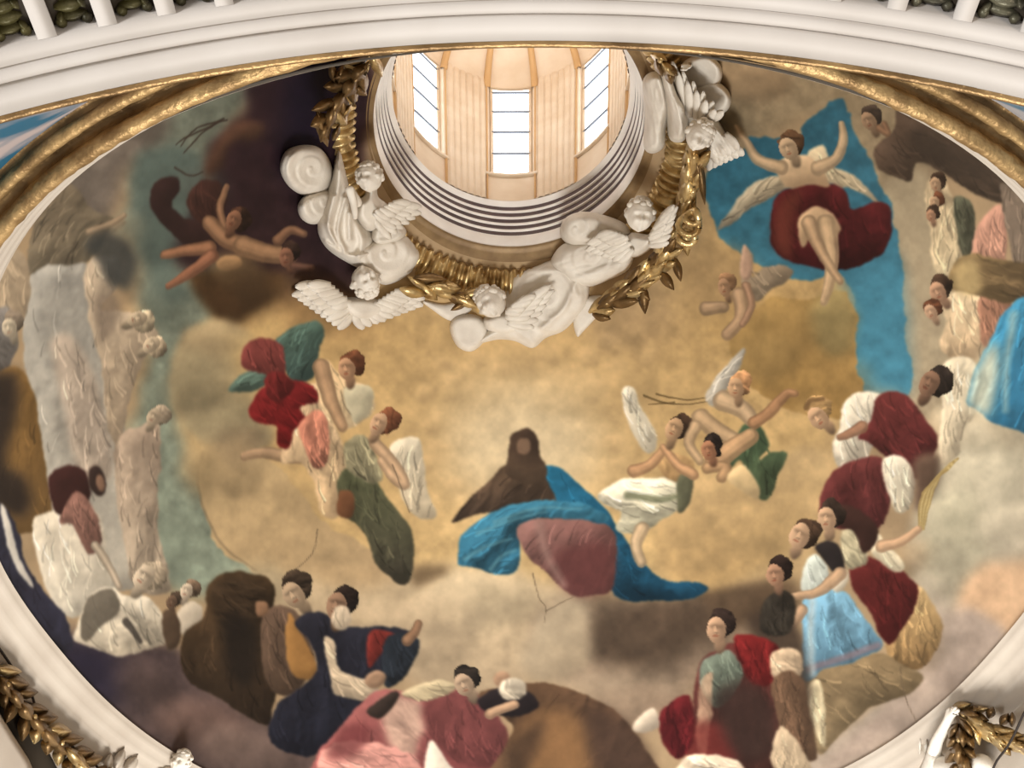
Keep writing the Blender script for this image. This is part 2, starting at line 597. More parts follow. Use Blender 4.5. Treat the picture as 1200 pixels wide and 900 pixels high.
# windows: five stacked panes each
for k in range(NW):
    a = math.pi / 2 + k * 2 * math.pi / NW
    wn = structure(empty('window_%d' % (k + 1)))
    h2 = HALF - .03
    zs = np.linspace(Z_SILL + .02, Z_HEAD - .02, 6)
    for i in range(5):
        mb = MB()
        ps = np.array([a - h2, a + h2])
        z0, z1 = zs[i] + .012, zs[i + 1] - .012
        mb.grid(np.stack([lan(ps, z0, .10), lan(ps, z1, .10), lan(ps, z1, .12), lan(ps, z0, .12)], 1), cv=True)
        mb.build('pane', M['pane'], wn, smooth=False)
    for z in zs:
        p0, p1 = lan([a - h2], z, .085)[0], lan([a + h2], z, .085)[0]
        d = (p1 - p0) / 2
        n_ = np.cross(d, (0, 0, 1))
        n_ = n_ / np.linalg.norm(n_)
        b_ = MB()
        b_.add(*box_pts((p0 + p1) / 2, d, n_ * .03, np.array([0, 0, .018])))
        b_.build('glazing_bar', M['bar'], wn, smooth=False)
    mb = MB()
    for s_ in (-1, 1):
        b = a + s_ * h2
        mb.grid(np.stack([np.concatenate([lan([b - .012], z, .13), lan([b - .012], z, .06), lan([b + .012], z, .06), lan([b + .012], z, .13)]) for z in (Z_SILL, Z_HEAD)], 1))
    mb.build('window_frame', M['lantern'], wn, smooth=False)

# ================================================================== THE PAINTED SKIN OF THE DOME
# a free, generic ceiling painting: sky, clouds and draped colour masses, brushed into a colour map
OX, OY, PW, PH = 120, 90, 1440, 1100
CAN = np.zeros((PH, PW, 3), np.float32)
IDM = np.zeros((PH, PW), np.int16)
YY, XX = np.mgrid[0:PH, 0:PW].astype(np.float32)
XX -= OX
YY -= OY


def vnoise(h, w_, cell, seed):
    r = np.random.default_rng(seed)
    gh, gw = int(h / cell) + 4, int(w_ / cell) + 4
    g = r.random((gh, gw)).astype(np.float32)
    y = np.arange(h) / cell
    x = np.arange(w_) / cell
    iy, ix = y.astype(int), x.astype(int)
    fy, fx = (y - iy), (x - ix)
    fy = (fy * fy * (3 - 2 * fy))[:, None]
    fx = (fx * fx * (3 - 2 * fx))[None]
    a, b = g[iy][:, ix], g[iy][:, ix + 1]
    c, d = g[iy + 1][:, ix], g[iy + 1][:, ix + 1]
    return ((a * (1 - fx) + b * fx) * (1 - fy) + (c * (1 - fx) + d * fx) * fy) * 2 - 1


def fbm(h, w_, cell, seed, n=4):
    o = np.zeros((h, w_), np.float32)
    am = 1.0
    for i in range(n):
        o += am * vnoise(h, w_, max(cell / 2 ** i, 1.2), seed + i)
        am *= .55
    return o / 1.9


NA, NB, NC = fbm(PH, PW, 60, 3), fbm(PH, PW, 60, 30), fbm(PH, PW, 14, 60, 3)
WX, WY = fbm(PH, PW, 16, 90, 3), fbm(PH, PW, 16, 120, 3)
TEX = fbm(1024, 1024, 32, 200, 3)          # sampled with stretching for folds


def blur(m, r):
    r = int(round(r))
    if r < 1:
        return m
    for _ in range(2):
        for ax in (0, 1):
            p = [(0, 0), (0, 0)]
            p[ax] = (r + 1, r)
            c = np.cumsum(np.pad(m, p, mode='edge'), axis=ax)
            m = (c[2 * r + 1:] - c[:-2 * r - 1]) / (2 * r + 1) if ax == 0 else (c[:, 2 * r + 1:] - c[:, :-2 * r - 1]) / (2 * r + 1)
    return m


def blob(pts, c, c2=None, ang=90, soft=1.5, warp=3, fold=None, fid=0, alpha=1.0, tex=.06, sm=True, vol=None):
    P = np.asarray(pts, float)
    P = spline(P, 5, True) if sm else P
    mg = int(soft * 3 + warp + 4)
    x0, y0 = np.maximum((P.min(0) + [OX, OY]).astype(int) - mg, 0)
    x1, y1 = np.minimum((P.max(0) + [OX, OY]).astype(int) + mg, [PW, PH])
    if x1 <= x0 or y1 <= y0:
        return
    sl = (slice(y0, y1), slice(x0, x1))
    X, Y = XX[sl], YY[sl]
    m = inside(X + warp * WX[sl], Y + warp * WY[sl], P).astype(np.float32)
    m0 = m
    m = (blur(m, soft) if soft > 3 else blur(m, 1) if soft > 1 else m) * alpha
    a = math.radians(ang)
    t = X * math.cos(a) + Y * math.sin(a)
    lo, hi = (P @ [math.cos(a), math.sin(a)]).min(), (P @ [math.cos(a), math.sin(a)]).max()
    t = np.clip((t - lo) / (hi - lo + 1e-6) + .12 * NC[sl], 0, 1)[..., None]
    col = np.asarray(c, np.float32) * (1 - t) + np.asarray(c if c2 is None else c2, np.float32) * t
    sh = 1 + tex * (NC[sl] + .6 * NA[sl])
    vol = (.26 if fid else 0) if vol is None else vol
    hm = 0
    if fold:
        fa, sc, am = fold[:3]
        st = fold[3] if len(fold) > 3 else 6
        fa = math.radians(fa)
        u = (X * math.cos(fa) + Y * math.sin(fa)) + 9 * WX[sl]
        v = (-X * math.sin(fa) + Y * math.cos(fa)) + 16 * NA[sl] + 5 * WY[sl]
        k = TEX[(v * 32 / (sc * 1.5)).astype(int) % 1024, (u * 32 / (sc * st * 1.6)).astype(int) % 1024]
        k2 = TEX[(v * 32 / (sc * 3.0) + 300).astype(int) % 1024, (u * 32 / (sc * st * 1.5) + 170).astype(int) % 1024]
        k = np.tanh(2.2 * (.6 * k + .7 * k2))
        k = .45 * k + .75 * (.55 - 1.6 * np.abs(k2))          # sharp creases between rounded folds
        hm = hm + blur((k * sc * .7 * min(1.6, am / .15)).astype(np.float32), 1)
        sh = sh * (1 + 1.25 * am * k)
    if vol:
        r_ = float(np.clip(min(P[:, 0].max() - P[:, 0].min(), P[:, 1].max() - P[:, 1].min()) / 6, 2, 13))
        hm = hm + blur(m0, r_) * r_ * 2.0
    if np.ndim(hm):
        gy, gx = np.gradient(hm)
        sh = sh * (1 + (vol or .2) * np.tanh(1.1 * (.55 * gx + .85 * gy)))
    col = col * sh[..., None]
    CAN[sl] = CAN[sl] * (1 - m[..., None]) + col * m[..., None]
    if fid:
        IDM[sl][m > .5] = fid
    if fold and fid:                      # loose dry-brush touches along the folds
        ys_, xs_ = np.nonzero(m > .85)
        n_ = min(46, len(xs_) // 55)
        r_ = np.random.default_rng(int(abs(P.sum()) * 10) % 2 ** 31)
        for _ in range(n_):
            i_ = r_.integers(len(xs_))
            qx, qy = X[ys_[i_], xs_[i_]], Y[ys_[i_], xs_[i_]]
            bc = col[ys_[i_], xs_[i_]]
            l_ = r_.uniform(6, 15)
            ga = fa + math.radians(r_.uniform(-24, 24))
            e1 = np.array([qx + l_ * math.cos(ga), qy + l_ * math.sin(ga)])
            e2 = np.array([qx - l_ * math.cos(ga + .3), qy - l_ * math.sin(ga + .3)])
            if not inside(np.array([e1[0], e2[0]]), np.array([e1[1], e2[1]]), P).all():
                continue
            f_ = r_.uniform(.58, .85) if r_.random() < .5 else r_.uniform(1.12, 1.38)
            stroke([e1, (qx, qy), e2], r_.uniform(1.6, 3.6), np.clip(bc * f_, 0, 250), .8, 1.0, r_.uniform(.35, .7))


def ell(cx, cy, rx, ry, rot=0):
    a = np.linspace(0, 2 * np.pi, 12, endpoint=False)
    r = math.radians(rot)
    x, y = rx * np.cos(a), ry * np.sin(a)
    return np.stack([cx + x * math.cos(r) - y * math.sin(r), cy + x * math.sin(r) + y * math.cos(r)], 1)


def stroke(pts, w0, c, w1=None, soft=1.0, alpha=1.0, fid=0, warp=1.5, sm=True):
    P = spline(pts, 5) if sm and len(pts) > 2 else np.asarray(pts, float)
    w1 = w0 if w1 is None else w1
    mg = int(max(w0, w1) + soft * 2 + 4)
    x0, y0 = np.maximum((P.min(0) + [OX, OY]).astype(int) - mg, 0)
    x1, y1 = np.minimum((P.max(0) + [OX, OY]).astype(int) + mg, [PW, PH])
    if x1 <= x0 or y1 <= y0:
        return
    sl = (slice(y0, y1), slice(x0, x1))
    X, Y = XX[sl] + warp * WX[sl], YY[sl] + warp * WY[sl]
    m = np.zeros(X.shape, np.float32)
    N = len(P)
    for i in range(N - 1):
        a, b = P[i], P[i + 1]
        d = b - a
        t = np.clip(((X - a[0]) * d[0] + (Y - a[1]) * d[1]) / (d @ d + 1e-9), 0, 1)
        D = np.sqrt((X - a[0] - t * d[0]) ** 2 + (Y - a[1] - t * d[1]) ** 2)
        ww = w0 + (w1 - w0) * (i + t) / (N - 1)
        m = np.maximum(m, np.clip((ww / 2 - D) / soft + .5, 0, 1))
    m *= alpha
    col = np.asarray(c, np.float32) * (1 + .07 * NC[sl])[..., None]
    CAN[sl] = CAN[sl] * (1 - m[..., None]) + col * m[..., None]
    if fid:
        IDM[sl][m > .5] = fid


def limb(pts, w0, w1, c, fid):
    c = np.asarray(c, float)
    stroke(pts, w0 + 1.0, c * .80, w1 + 1.0, 2.2, .9, fid)
    q = np.asarray(pts, float) - [w0 * .06, w0 * .10]
    stroke(q, w0 * .62, c, w1 * .62, 3.2, .9)
    q = np.asarray(pts, float) - [w0 * .12, w0 * .18]
    stroke(q, w0 * .28, np.minimum(c * 1.12, 255), w1 * .28, 2.5, .6)


def head(x, y, r, skin, hair, fid, lean=0):
    """a loosely brushed, generic head: hair mass, lit side, soft shaded side"""
    lean += 12
    r = r * 1.15
    dx, dy = math.sin(math.radians(lean)), -math.cos(math.radians(lean))
    sx, sy = -dy, dx
    skin = np.asarray(skin, float)

    def at_(a, b):
        return x + sx * a * r + dx * b * r, y + sy * a * r + dy * b * r
    blob(ell(*at_(.12, -1.05), r * .36, r * .6, lean), skin * .88, skin * .6, 90, soft=1.6, warp=1.5, fid=fid, vol=.2)
    blob(ell(*at_(.28, .28), r * .92, r * 1.0, lean), hair, np.asarray(hair) * .7, 60, soft=1.0, warp=5, fid=fid, tex=.25, fold=(lean + 30, 3.2, .3, 4))
    blob(ell(*at_(-.12, -.14), r * .62, r * .84, lean - 8), skin, skin * .86, 30, soft=1.0, warp=1.5, fid=fid, vol=.2)
    blob(ell(*at_(-.15, .10), r * .46, r * .13, lean), skin * .62, soft=1.2, warp=1, alpha=.65)
    blob(ell(*at_(-.22, -.12), r * .10, r * .26, lean), np.minimum(skin * 1.12, 255), soft=1.0, warp=.5, alpha=.7)
    blob(ell(*at_(-.14, -.32), r * .16, r * .07, lean), skin * .66, soft=.8, warp=.5, alpha=.6)
    blob(ell(*at_(-.18, -.50), r * .20, r * .08, lean), skin * [.78, .58, .54], soft=.8, warp=.5, alpha=.7)
    blob(ell(*at_(.30, -.25), r * .20, r * .5, lean), skin * .7, soft=1.8, warp=1, alpha=.55)


FIGS = ['painted_sky']
FLAB = ['']


def fig(label):
    FIGS.append('painted_figure')
    FLAB.append(label)
    return len(FIGS) - 1


def puff(x, y, rx, ry, c, rot=0, soft=5, alpha=.8):
    """a rounded cloud lobe: lit crown, darker belly"""
    c = np.asarray(c, float)
    blob(ell(x, y, rx, ry, rot), np.minimum(c * 1.1, 255), c * .82, 80, soft=soft, warp=6, alpha=alpha, tex=.08, vol=.12)


SK, SKD, SKL = (198, 160, 122), (150, 112, 82), (222, 190, 154)
HB, HD, HR = (74, 54, 40), (46, 36, 32), (122, 74, 48)

# ------------------------------------------------ ground: gold light, then the clouds round it
CAN[:] = (178, 150, 112)
blob([(200, 300), (420, 330), (760, 340), (860, 200), (1010, 320), (1000, 480), (960, 620), (880, 690), (500, 690), (280, 660), (210, 560)], (196, 160, 102), (208, 174, 116), 90, soft=30, warp=10, tex=.1)
blob(ell(615, 500, 190, 120), (206, 172, 116), soft=40, warp=8, alpha=.8)
blob(ell(612, 520, 95, 75), (226, 204, 162), soft=30, warp=5, alpha=.9)
for x, y in ((500, 460), (520, 430), (535, 445), (590, 435), (655, 435), (640, 415), (690, 420), (720, 430), (700, 450), (505, 500), (515, 525), (498, 545), (535, 570), (720, 520), (728, 545), (712, 400), (760, 420), (560, 420)):
    puff(x, y, 13, 10, (208, 174, 122), rng.uniform(-30, 30), 4, .45)
blob(ell(740, 370, 60, 40), (176, 146, 108), soft=18, alpha=.5)
# left: grey green sky band
blob([(150, 60), (330, 60), (300, 110), (250, 180), (225, 260), (260, 330), (235, 400), (205, 470), (235, 560), (300, 650), (290, 690), (200, 690), (150, 560), (170, 420), (150, 300), (150, 180)], (108, 114, 100), (142, 154, 134), 90, soft=8, warp=8, tex=.12)
blob([(40, 200), (110, 130), (200, 100), (190, 160), (150, 200), (120, 270), (60, 300)], (122, 110, 98), (112, 102, 92), 90, soft=9, warp=8, tex=.12)
blob([(160, 190), (200, 170), (240, 190), (240, 250), (205, 300), (220, 345), (190, 350), (160, 270)], (94, 110, 102), soft=6, warp=4)
# upper left: dark violet storm cloud
blob([(300, 88), (420, 58), (440, 120), (420, 220), (440, 300), (430, 345), (340, 352), (280, 300), (232, 320), (200, 290), (240, 230), (250, 170), (290, 130)], (52, 30, 38), (58, 38, 40), 90, soft=7, warp=8, tex=.14)
blob([(350, 70), (405, 66), (390, 150), (350, 220), (330, 160)], (26, 16, 42), soft=14, warp=6, alpha=.85)
blob([(222, 320), (270, 315), (330, 325), (325, 350), (300, 365), (268, 382), (240, 360)], (92, 66, 38), (72, 50, 30), 60, soft=5, warp=5, tex=.12)
blob([(320, 325), (360, 330), (420, 350), (440, 380), (390, 390), (330, 372)], (160, 124, 78), soft=14, warp=5, alpha=.8)
# left gold cloud heaps
blob([(220, 385), (262, 375), (300, 400), (300, 460), (320, 510), (285, 530), (240, 520), (205, 480), (205, 420)], (178, 158, 118), (150, 138, 106), 70, soft=4, warp=5, tex=.08)
puff(250, 400, 32, 24, (186, 162, 120), 0, 5, .6)
puff(228, 450, 26, 40, (156, 142, 108), 0, 6, .7)
blob([(270, 420), (320, 370), (340, 460), (320, 510), (300, 470)], (206, 172, 112), soft=10, warp=4, alpha=.8)
blob([(240, 530), (262, 518), (320, 540), (380, 610), (440, 650), (470, 700), (420, 720), (350, 700), (300, 670), (255, 640), (235, 580)], (200, 172, 124), (186, 156, 114), 60, soft=3, warp=5, tex=.07)
blob([(280, 500), (305, 500), (310, 520), (280, 545), (250, 530), (258, 508)], (140, 120, 92), soft=6, alpha=.8)
stroke([(238, 530), (232, 560), (240, 600), (262, 640), (300, 668)], 3, (130, 112, 84), 2, 3, .6)
# lower clouds under the centre
blob([(300, 670), (420, 690), (500, 672), (560, 668), (660, 690), (700, 700), (640, 760), (600, 820), (520, 830), (440, 760), (330, 740)], (200, 176, 138), (176, 152, 120), 90, soft=8, warp=6, tex=.08)
puff(560, 700, 75, 36, (206, 184, 146), 0, 12, .7)
puff(500, 740, 60, 40, (188, 164, 130), 0, 14, .6)
blob([(482, 670), (500, 662), (530, 664), (512, 680), (488, 690)], (112, 90, 62), soft=5, alpha=.85)
blob([(620, 740), (660, 700), (720, 700), (780, 704), (900, 690), (920, 740), (860, 780), (800, 820), (740, 850), (640, 790)], (128, 108, 86), (140, 118, 98), 90, soft=8, warp=7, tex=.12)
blob([(690, 720), (760, 705), (860, 700), (905, 690), (900, 730), (820, 752), (760, 790), (700, 780), (685, 750)], (92, 74, 58), soft=10, warp=8, tex=.12)
blob([(612, 760), (640, 715), (675, 702), (692, 720), (690, 780), (650, 800), (620, 800)], (196, 176, 144), (160, 140, 112), 60, soft=7, warp=6)
blob([(650, 810), (700, 790), (770, 795), (800, 810), (730, 840), (690, 850)], (196, 172, 140), soft=12, warp=6, alpha=.75)
blob([(690, 815), (760, 800), (800, 830), (760, 850), (700, 850)], (150, 124, 100), soft=8, alpha=.6)
blob([(820, 690), (880, 684), (930, 680), (930, 720), (850, 730)], (104, 82, 60), soft=6, alpha=.8)
# right: gold heap, grey cloud, blue sky, cream cloud
blob([(820, 60), (1010, 60), (1090, 130), (1100, 250), (1130, 400), (1110, 500), (1050, 460), (1040, 300), (1000, 170), (960, 130), (880, 170), (850, 180)], (150, 130, 98), (170, 152, 122), 80, soft=8, warp=8, tex=.12)
puff(880, 95, 50, 26, (176, 146, 108), 0, 7, .8)
blob([(1030, 230), (1080, 200), (1110, 300), (1110, 420), (1075, 450), (1055, 380), (1060, 300)], (176, 158, 126), soft=5, warp=5)
blob([(828, 205), (870, 175), (880, 160), (935, 160), (945, 140), (985, 115), (1000, 150), (1040, 230), (1056, 300), (1060, 380), (1066, 462), (1010, 455), (1000, 400), (1004, 350), (980, 320), (940, 330), (870, 300), (840, 270)], (48, 106, 128), (66, 136, 160), 90, soft=3, warp=5, tex=.1)
blob([(990, 330), (1050, 300), (1062, 460), (1015, 452), (1000, 400)], (70, 142, 168), soft=10, alpha=.7)
blob([(835, 290), (870, 300), (890, 340), (860, 370), (800, 350), (800, 300)], (178, 146, 98), soft=10, alpha=.9)
blob([(870, 370), (905, 350), (945, 352), (985, 340), (1006, 370), (1000, 420), (1012, 455), (990, 490), (920, 480), (870, 440), (855, 400)], (180, 144, 82), (164, 128, 70), 70, soft=3, warp=5, tex=.1)
puff(910, 385, 46, 36, (184, 148, 86), 0, 6, .6)
puff(980, 375, 26, 40, (158, 146, 98), 0, 6, .6)
puff(890, 420, 34, 30, (186, 152, 92), 0, 8, .5)
blob([(780, 560), (880, 560), (940, 520), (985, 560), (950, 620), (900, 660), (830, 690), (770, 660)], (206, 174, 122), (196, 160, 104), 90, soft=6, warp=6, tex=.08)
# lower right cloud bank
blob([(1060, 640), (1090, 560), (1120, 500), (1180, 490), (1260, 480), (1260, 760), (1130, 830), (1050, 860), (1000, 910), (920, 920), (980, 860), (1060, 800), (1090, 740)], (196, 184, 154), (176, 158, 140), 90, soft=5, warp=6, tex=.08)
puff(1140, 560, 60, 60, (206, 194, 164), 0, 12, .7)
puff(1120, 640, 46, 60, (190, 182, 150), 0, 12, .6)
blob([(1120, 720), (1140, 670), (1180, 655), (1230, 660), (1230, 760), (1170, 740)], (212, 172, 132), soft=7, warp=5, tex=.06)
blob([(1090, 745), (1130, 715), (1180, 740), (1160, 780), (1080, 850), (960, 910), (1000, 860), (1070, 800)], (172, 152, 136), (186, 164, 146), 90, soft=6, warp=5)
for i in range(150):                       # many soft lobes break up the cloud banks
    x_, y_ = rng.uniform(230, 1000), rng.uniform(340, 830)
    bc = CAN[int(y_) + OY, int(x_) + OX]
    puff(x_, y_, rng.uniform(14, 46), rng.uniform(10, 30), bc * rng.uniform(.93, 1.07), rng.uniform(-30, 30), rng.uniform(5, 11), .32)
for i in range(40):
    x_, y_ = rng.uniform(1010, 1200), rng.uniform(480, 860)
    bc = CAN[int(y_) + OY, int(x_) + OX]
    puff(x_, y_, rng.uniform(14, 40), rng.uniform(14, 40), bc * rng.uniform(.93, 1.07), rng.uniform(-60, 30), rng.uniform(5, 10), .5)
for i in range(50):
    x_, y_ = rng.uniform(30, 300), rng.uniform(110, 660)
    bc = CAN[int(y_) + OY, int(x_) + OX]
    puff(x_, y_, rng.uniform(12, 30), rng.uniform(14, 44), bc * rng.uniform(.92, 1.08), rng.uniform(-30, 30), rng.uniform(4, 9), .5)
# lower left storm cloud
blob([(-40, 600), (30, 690), (90, 750), (200, 755), (260, 810), (340, 860), (420, 920), (150, 960), (0, 860)], (68, 56, 62), (96, 78, 72), 40, soft=7, warp=7, tex=.14)
blob([(60, 740), (130, 760), (150, 800), (130, 830), (80, 800)], (44, 40, 62), soft=14, warp=5, alpha=.9)
puff(235, 850, 60, 32, (118, 92, 82), 15, 10, .85)
puff(170, 800, 40, 26, (92, 74, 70), 20, 12, .7)
puff(290, 880, 60, 28, (126, 104, 94), 10, 8, .8)

# ------------------------------------------------ draped figures, far to near, loosely brushed
# far left: pale crowd
f = fig('tall pale grey-white robed mass')
blob([(28, 420), (32, 330), (60, 300), (95, 305), (110, 330), (130, 420), (150, 520), (170, 620), (190, 680), (130, 690), (70, 640), (50, 540)], (158, 154, 144), (172, 164, 148), 90, 2, 4, fold=(80, 16, .10, 8), fid=f)
blob([(60, 400), (85, 395), (110, 440), (130, 520), (128, 560), (95, 560), (75, 480)], (170, 154, 136), soft=4, warp=3, fold=(75, 10, .14), fid=f)
f = fig('cream robed mass leaning toward the sky')
blob([(100, 310), (135, 300), (142, 330), (120, 360), (160, 370), (186, 395), (165, 430), (150, 480), (140, 530), (125, 500), (118, 430), (105, 380)], (176, 158, 134), (168, 148, 122), 80, 2, 4, fold=(70, 9, .16), fid=f)
head(163, 375, 12, (192, 172, 142), (196, 178, 146), f, 60)
head(180, 405, 12, (196, 176, 146), (188, 168, 138), f, 50)
blob([(112, 350), (135, 345), (140, 375), (120, 400), (112, 380)], (128, 112, 96), soft=4, warp=2, alpha=.7)
f = fig('muted brown-grey kneeling mass')
blob([(135, 520), (165, 500), (182, 490), (188, 540), (185, 620), (200, 690), (160, 690), (140, 610)], (158, 138, 118), (166, 150, 128), 90, 3, 4, fold=(85, 9, .14), fid=f)
head(182, 488, 11, (188, 168, 140), (170, 152, 128), f, 20)
f = fig('grey-brown hooded mass near the gilt rim')
blob([(30, 320), (40, 260), (62, 225), (85, 215), (115, 250), (150, 258), (128, 275), (108, 300), (90, 310), (60, 310)], (102, 90, 72), (128, 116, 94), 60, 2, 4, fold=(120, 14, .16), fid=f)
limb([(105, 272), (130, 262), (146, 252)], 9, 5, (168, 144, 114), f)
blob([(100, 285), (130, 270), (160, 300), (150, 340), (128, 330), (110, 300)], (62, 66, 66), soft=5, warp=4, alpha=.85)
f = fig('pale rose figure mass at the rim')
blob([(-40, 330), (-5, 280), (28, 300), (34, 350), (20, 385), (-30, 400)], (180, 158, 128), soft=3, warp=3, fold=(60, 9, .1), fid=f)
blob([(-40, 380), (10, 360), (20, 400), (5, 440), (-40, 440)], (118, 112, 106), soft=3, warp=4, fold=(50, 8, .2), fid=f)
head(12, 382, 12, (200, 184, 156), (120, 106, 90), f, -20)
f = fig('ochre and black mantle')
blob([(-60, 460), (-10, 440), (18, 430), (36, 450), (46, 500), (58, 570), (60, 610), (30, 625), (-60, 620)], (138, 102, 50), (120, 90, 50), 60, 2, 3, fold=(80, 16, .16), fid=f)
blob([(-60, 440), (5, 436), (22, 440), (20, 490), (5, 540), (30, 560), (34, 600), (0, 600), (-60, 560)], (46, 38, 36), soft=7, warp=4, alpha=.9)
f = fig('white robed kneeling mass with dark red head')
blob([(60, 600), (100, 590), (118, 610), (125, 650), (130, 690), (85, 725), (60, 700), (42, 650), (40, 610)], (194, 182, 160), (202, 192, 172), 90, 2, 3, fold=(75, 10, .13), fid=f)
blob([(58, 560), (78, 546), (100, 552), (106, 580), (90, 602), (66, 600)], (66, 36, 34), soft=2, warp=3, fid=f)
blob([(90, 575), (112, 600), (118, 640), (104, 650), (88, 618), (70, 612)], (124, 88, 76), soft=2, warp=3, fold=(70, 8, .22), fid=f)
blob(ell(114, 563, 10, 18, -10), (60, 44, 40), soft=1.5, warp=2, fid=f)
blob(ell(118, 566, 5, 10, -10), (140, 106, 84), soft=1.5, warp=1, fid=f)
limb([(112, 640), (126, 660), (140, 688)], 10, 7, (188, 170, 146), f)
f = fig('slate blue robe with white edge')
blob([(-40, 590), (10, 600), (35, 670), (75, 720), (85, 760), (50, 760), (-40, 700)], (46, 46, 62), soft=3, warp=4, fold=(60, 12, .2), fid=f)
blob([(0, 596), (8, 600), (22, 650), (40, 688), (30, 680), (12, 650)], (206, 198, 184), soft=1.2, warp=2, fid=f)
f = fig('group of white robes and shaven heads')
blob([(92, 730), (104, 700), (130, 688), (150, 700), (172, 700), (190, 720), (198, 750), (165, 765), (140, 768), (110, 760), (88, 750)], (196, 186, 166), (186, 172, 148), 80, 1.5, 3, fold=(55, 11, .22, 4), fid=f)
blob([(95, 735), (102, 702), (132, 690), (140, 715), (118, 735), (100, 752)], (92, 84, 72), soft=3, warp=3, alpha=.85)
head(172, 676, 16, (206, 186, 158), (178, 160, 134), f, 25)
head(203, 705, 9, (120, 94, 74), (84, 68, 54), f, 0)
head(220, 692, 10, (206, 186, 160), (120, 98, 78), f, 10)
blob([(205, 725), (222, 705), (238, 712), (232, 735), (215, 745)], (190, 176, 154), soft=1.5, warp=2, fid=f)
blob([(190, 720), (206, 718), (212, 750), (196, 760)], (86, 68, 52), soft=2, warp=2, fid=f)
stroke([(148, 728), (165, 752)], 9, (58, 52, 48), 6, 3, .8)
# bottom left elders
f = fig('brown hooded mantle')
blob([(243, 690), (262, 672), (300, 672), (322, 690), (318, 730), (330, 790), (318, 830), (312, 850), (250, 815), (215, 790), (215, 745), (240, 720)], (74, 56, 36), (54, 42, 32), 80, 2, 3, fold=(75, 13, .2), fid=f)
blob([(248, 686), (280, 674), (312, 690), (305, 730), (270, 745), (252, 720)], (62, 48, 34), soft=4, warp=3, fold=(20, 9, .25), fid=f)
blob([(262, 720), (300, 735), (296, 800), (270, 790)], (40, 34, 30), soft=6, alpha=.8)
blob([(308, 720), (345, 715), (368, 770), (362, 790), (340, 815), (312, 800)], (104, 82, 66), (84, 66, 52), 80, 2, 2, fold=(70, 12, .12), fid=f)
blob([(338, 720), (350, 740), (372, 780), (366, 795), (345, 790), (335, 760)], (164, 118, 62), soft=2.5, warp=3, fid=f)
head(345, 694, 17, (186, 158, 126), (70, 56, 44), f, -40)
blob([(300, 706), (312, 706), (314, 718), (302, 722)], SKD, soft=2, warp=1, fid=f)
f = fig('dark navy robe with bearded head')
blob([(345, 730), (372, 716), (412, 735), (460, 735), (490, 750), (470, 790), (440, 800), (430, 850), (370, 885), (318, 870), (322, 830), (345, 810), (372, 785), (362, 752)], (40, 40, 50), (32, 34, 46), 80, 2, 3, fold=(75, 14, .22), fid=f)
blob([(432, 742), (455, 740), (468, 752), (448, 766), (432, 782)], (120, 42, 36), soft=3, warp=2, fold=(60, 6, .2), fid=f)
blob([(455, 745), (492, 750), (480, 785), (455, 806), (448, 780)], (36, 42, 50), soft=2, warp=2, fold=(70, 9, .3), fid=f)
head(397, 708, 17, (160, 124, 96), (52, 40, 34), f, 0)
blob(ell(400, 724, 11, 14), (196, 176, 148), soft=2, warp=2, fid=f, fold=(80, 4, .18))
blob([(380, 748), (392, 752), (398, 785), (440, 800), (438, 820), (395, 815), (386, 790)], (182, 162, 134), soft=1.5, warp=2, fold=(40, 7, .14), fid=f)
blob(ell(440, 796, 13, 10, -20), (160, 126, 98), soft=1.5, warp=2, fid=f)
limb([(478, 750), (486, 742), (490, 732)], 12, 9, SKD, f)
# bottom centre
f = fig('rose brocade vestment')
blob([(400, 850), (440, 810), (480, 810), (520, 805), (560, 815), (590, 850), (600, 890), (580, 930), (380, 930), (370, 890)], (146, 84, 80), (128, 62, 62), 60, 2, 3, fold=(60, 13, .16), fid=f)
blob([(500, 815), (550, 812), (585, 845), (595, 890), (560, 900), (520, 880), (496, 850)], (118, 62, 60), soft=4, warp=4, fold=(70, 12, .14), fid=f)
blob([(445, 820), (490, 822), (494, 860), (480, 890), (455, 870)], (196, 166, 142), soft=4, warp=5, fold=(50, 6, .2), alpha=.8)
blob([(380, 880), (430, 870), (490, 888), (480, 930), (380, 930)], (190, 132, 120), soft=3, warp=5, fold=(20, 7, .2), fid=f)
blob([(470, 812), (510, 798), (535, 806), (500, 822)], (182, 164, 128), soft=1.5, warp=2, fold=(20, 6, .14), fid=f)
blob([(430, 832), (460, 810), (468, 818), (445, 842)], (60, 48, 42), soft=2, warp=2, fid=f)
blob([(498, 890), (506, 868), (522, 890), (540, 920), (500, 930)], (214, 200, 180), soft=1.5, warp=2, fid=f)
blob([(430, 850), (425, 880), (385, 890), (400, 855)], (120, 56, 58), soft=4, alpha=.7)
head(545, 800, 15, (186, 156, 126), (50, 42, 36), f, -35)
f = fig('brown cope with pale bearded head')
blob([(560, 815), (600, 805), (640, 800), (690, 815), (730, 840), (758, 880), (775, 940), (570, 940), (590, 880), (600, 850)], (96, 70, 48), (86, 62, 46), 60, 2, 3, fold=(110, 18, .16), fid=f)
blob([(610, 850), (650, 830), (690, 850), (690, 910), (625, 930), (605, 900)], (150, 108, 66), soft=9, warp=5, alpha=.85)
blob([(690, 830), (740, 850), (765, 900), (720, 920), (690, 880)], (84, 62, 50), soft=8, alpha=.8)
blob([(560, 820), (585, 806), (620, 812), (630, 830), (600, 840), (570, 834)], (42, 34, 36), soft=3, warp=2, fid=f)
blob(ell(588, 796, 10, 10, 0), (166, 130, 100), soft=1.5, warp=1, fid=f)
blob(ell(600, 808, 17, 13, 10), (206, 190, 164), soft=2, warp=3, fold=(60, 4, .2), fid=f)
limb([(575, 836), (590, 830), (604, 826)], 13, 9, (196, 156, 120), f)
blob([(594, 880), (640, 845), (606, 930)], (70, 52, 40), soft=6, alpha=.7)
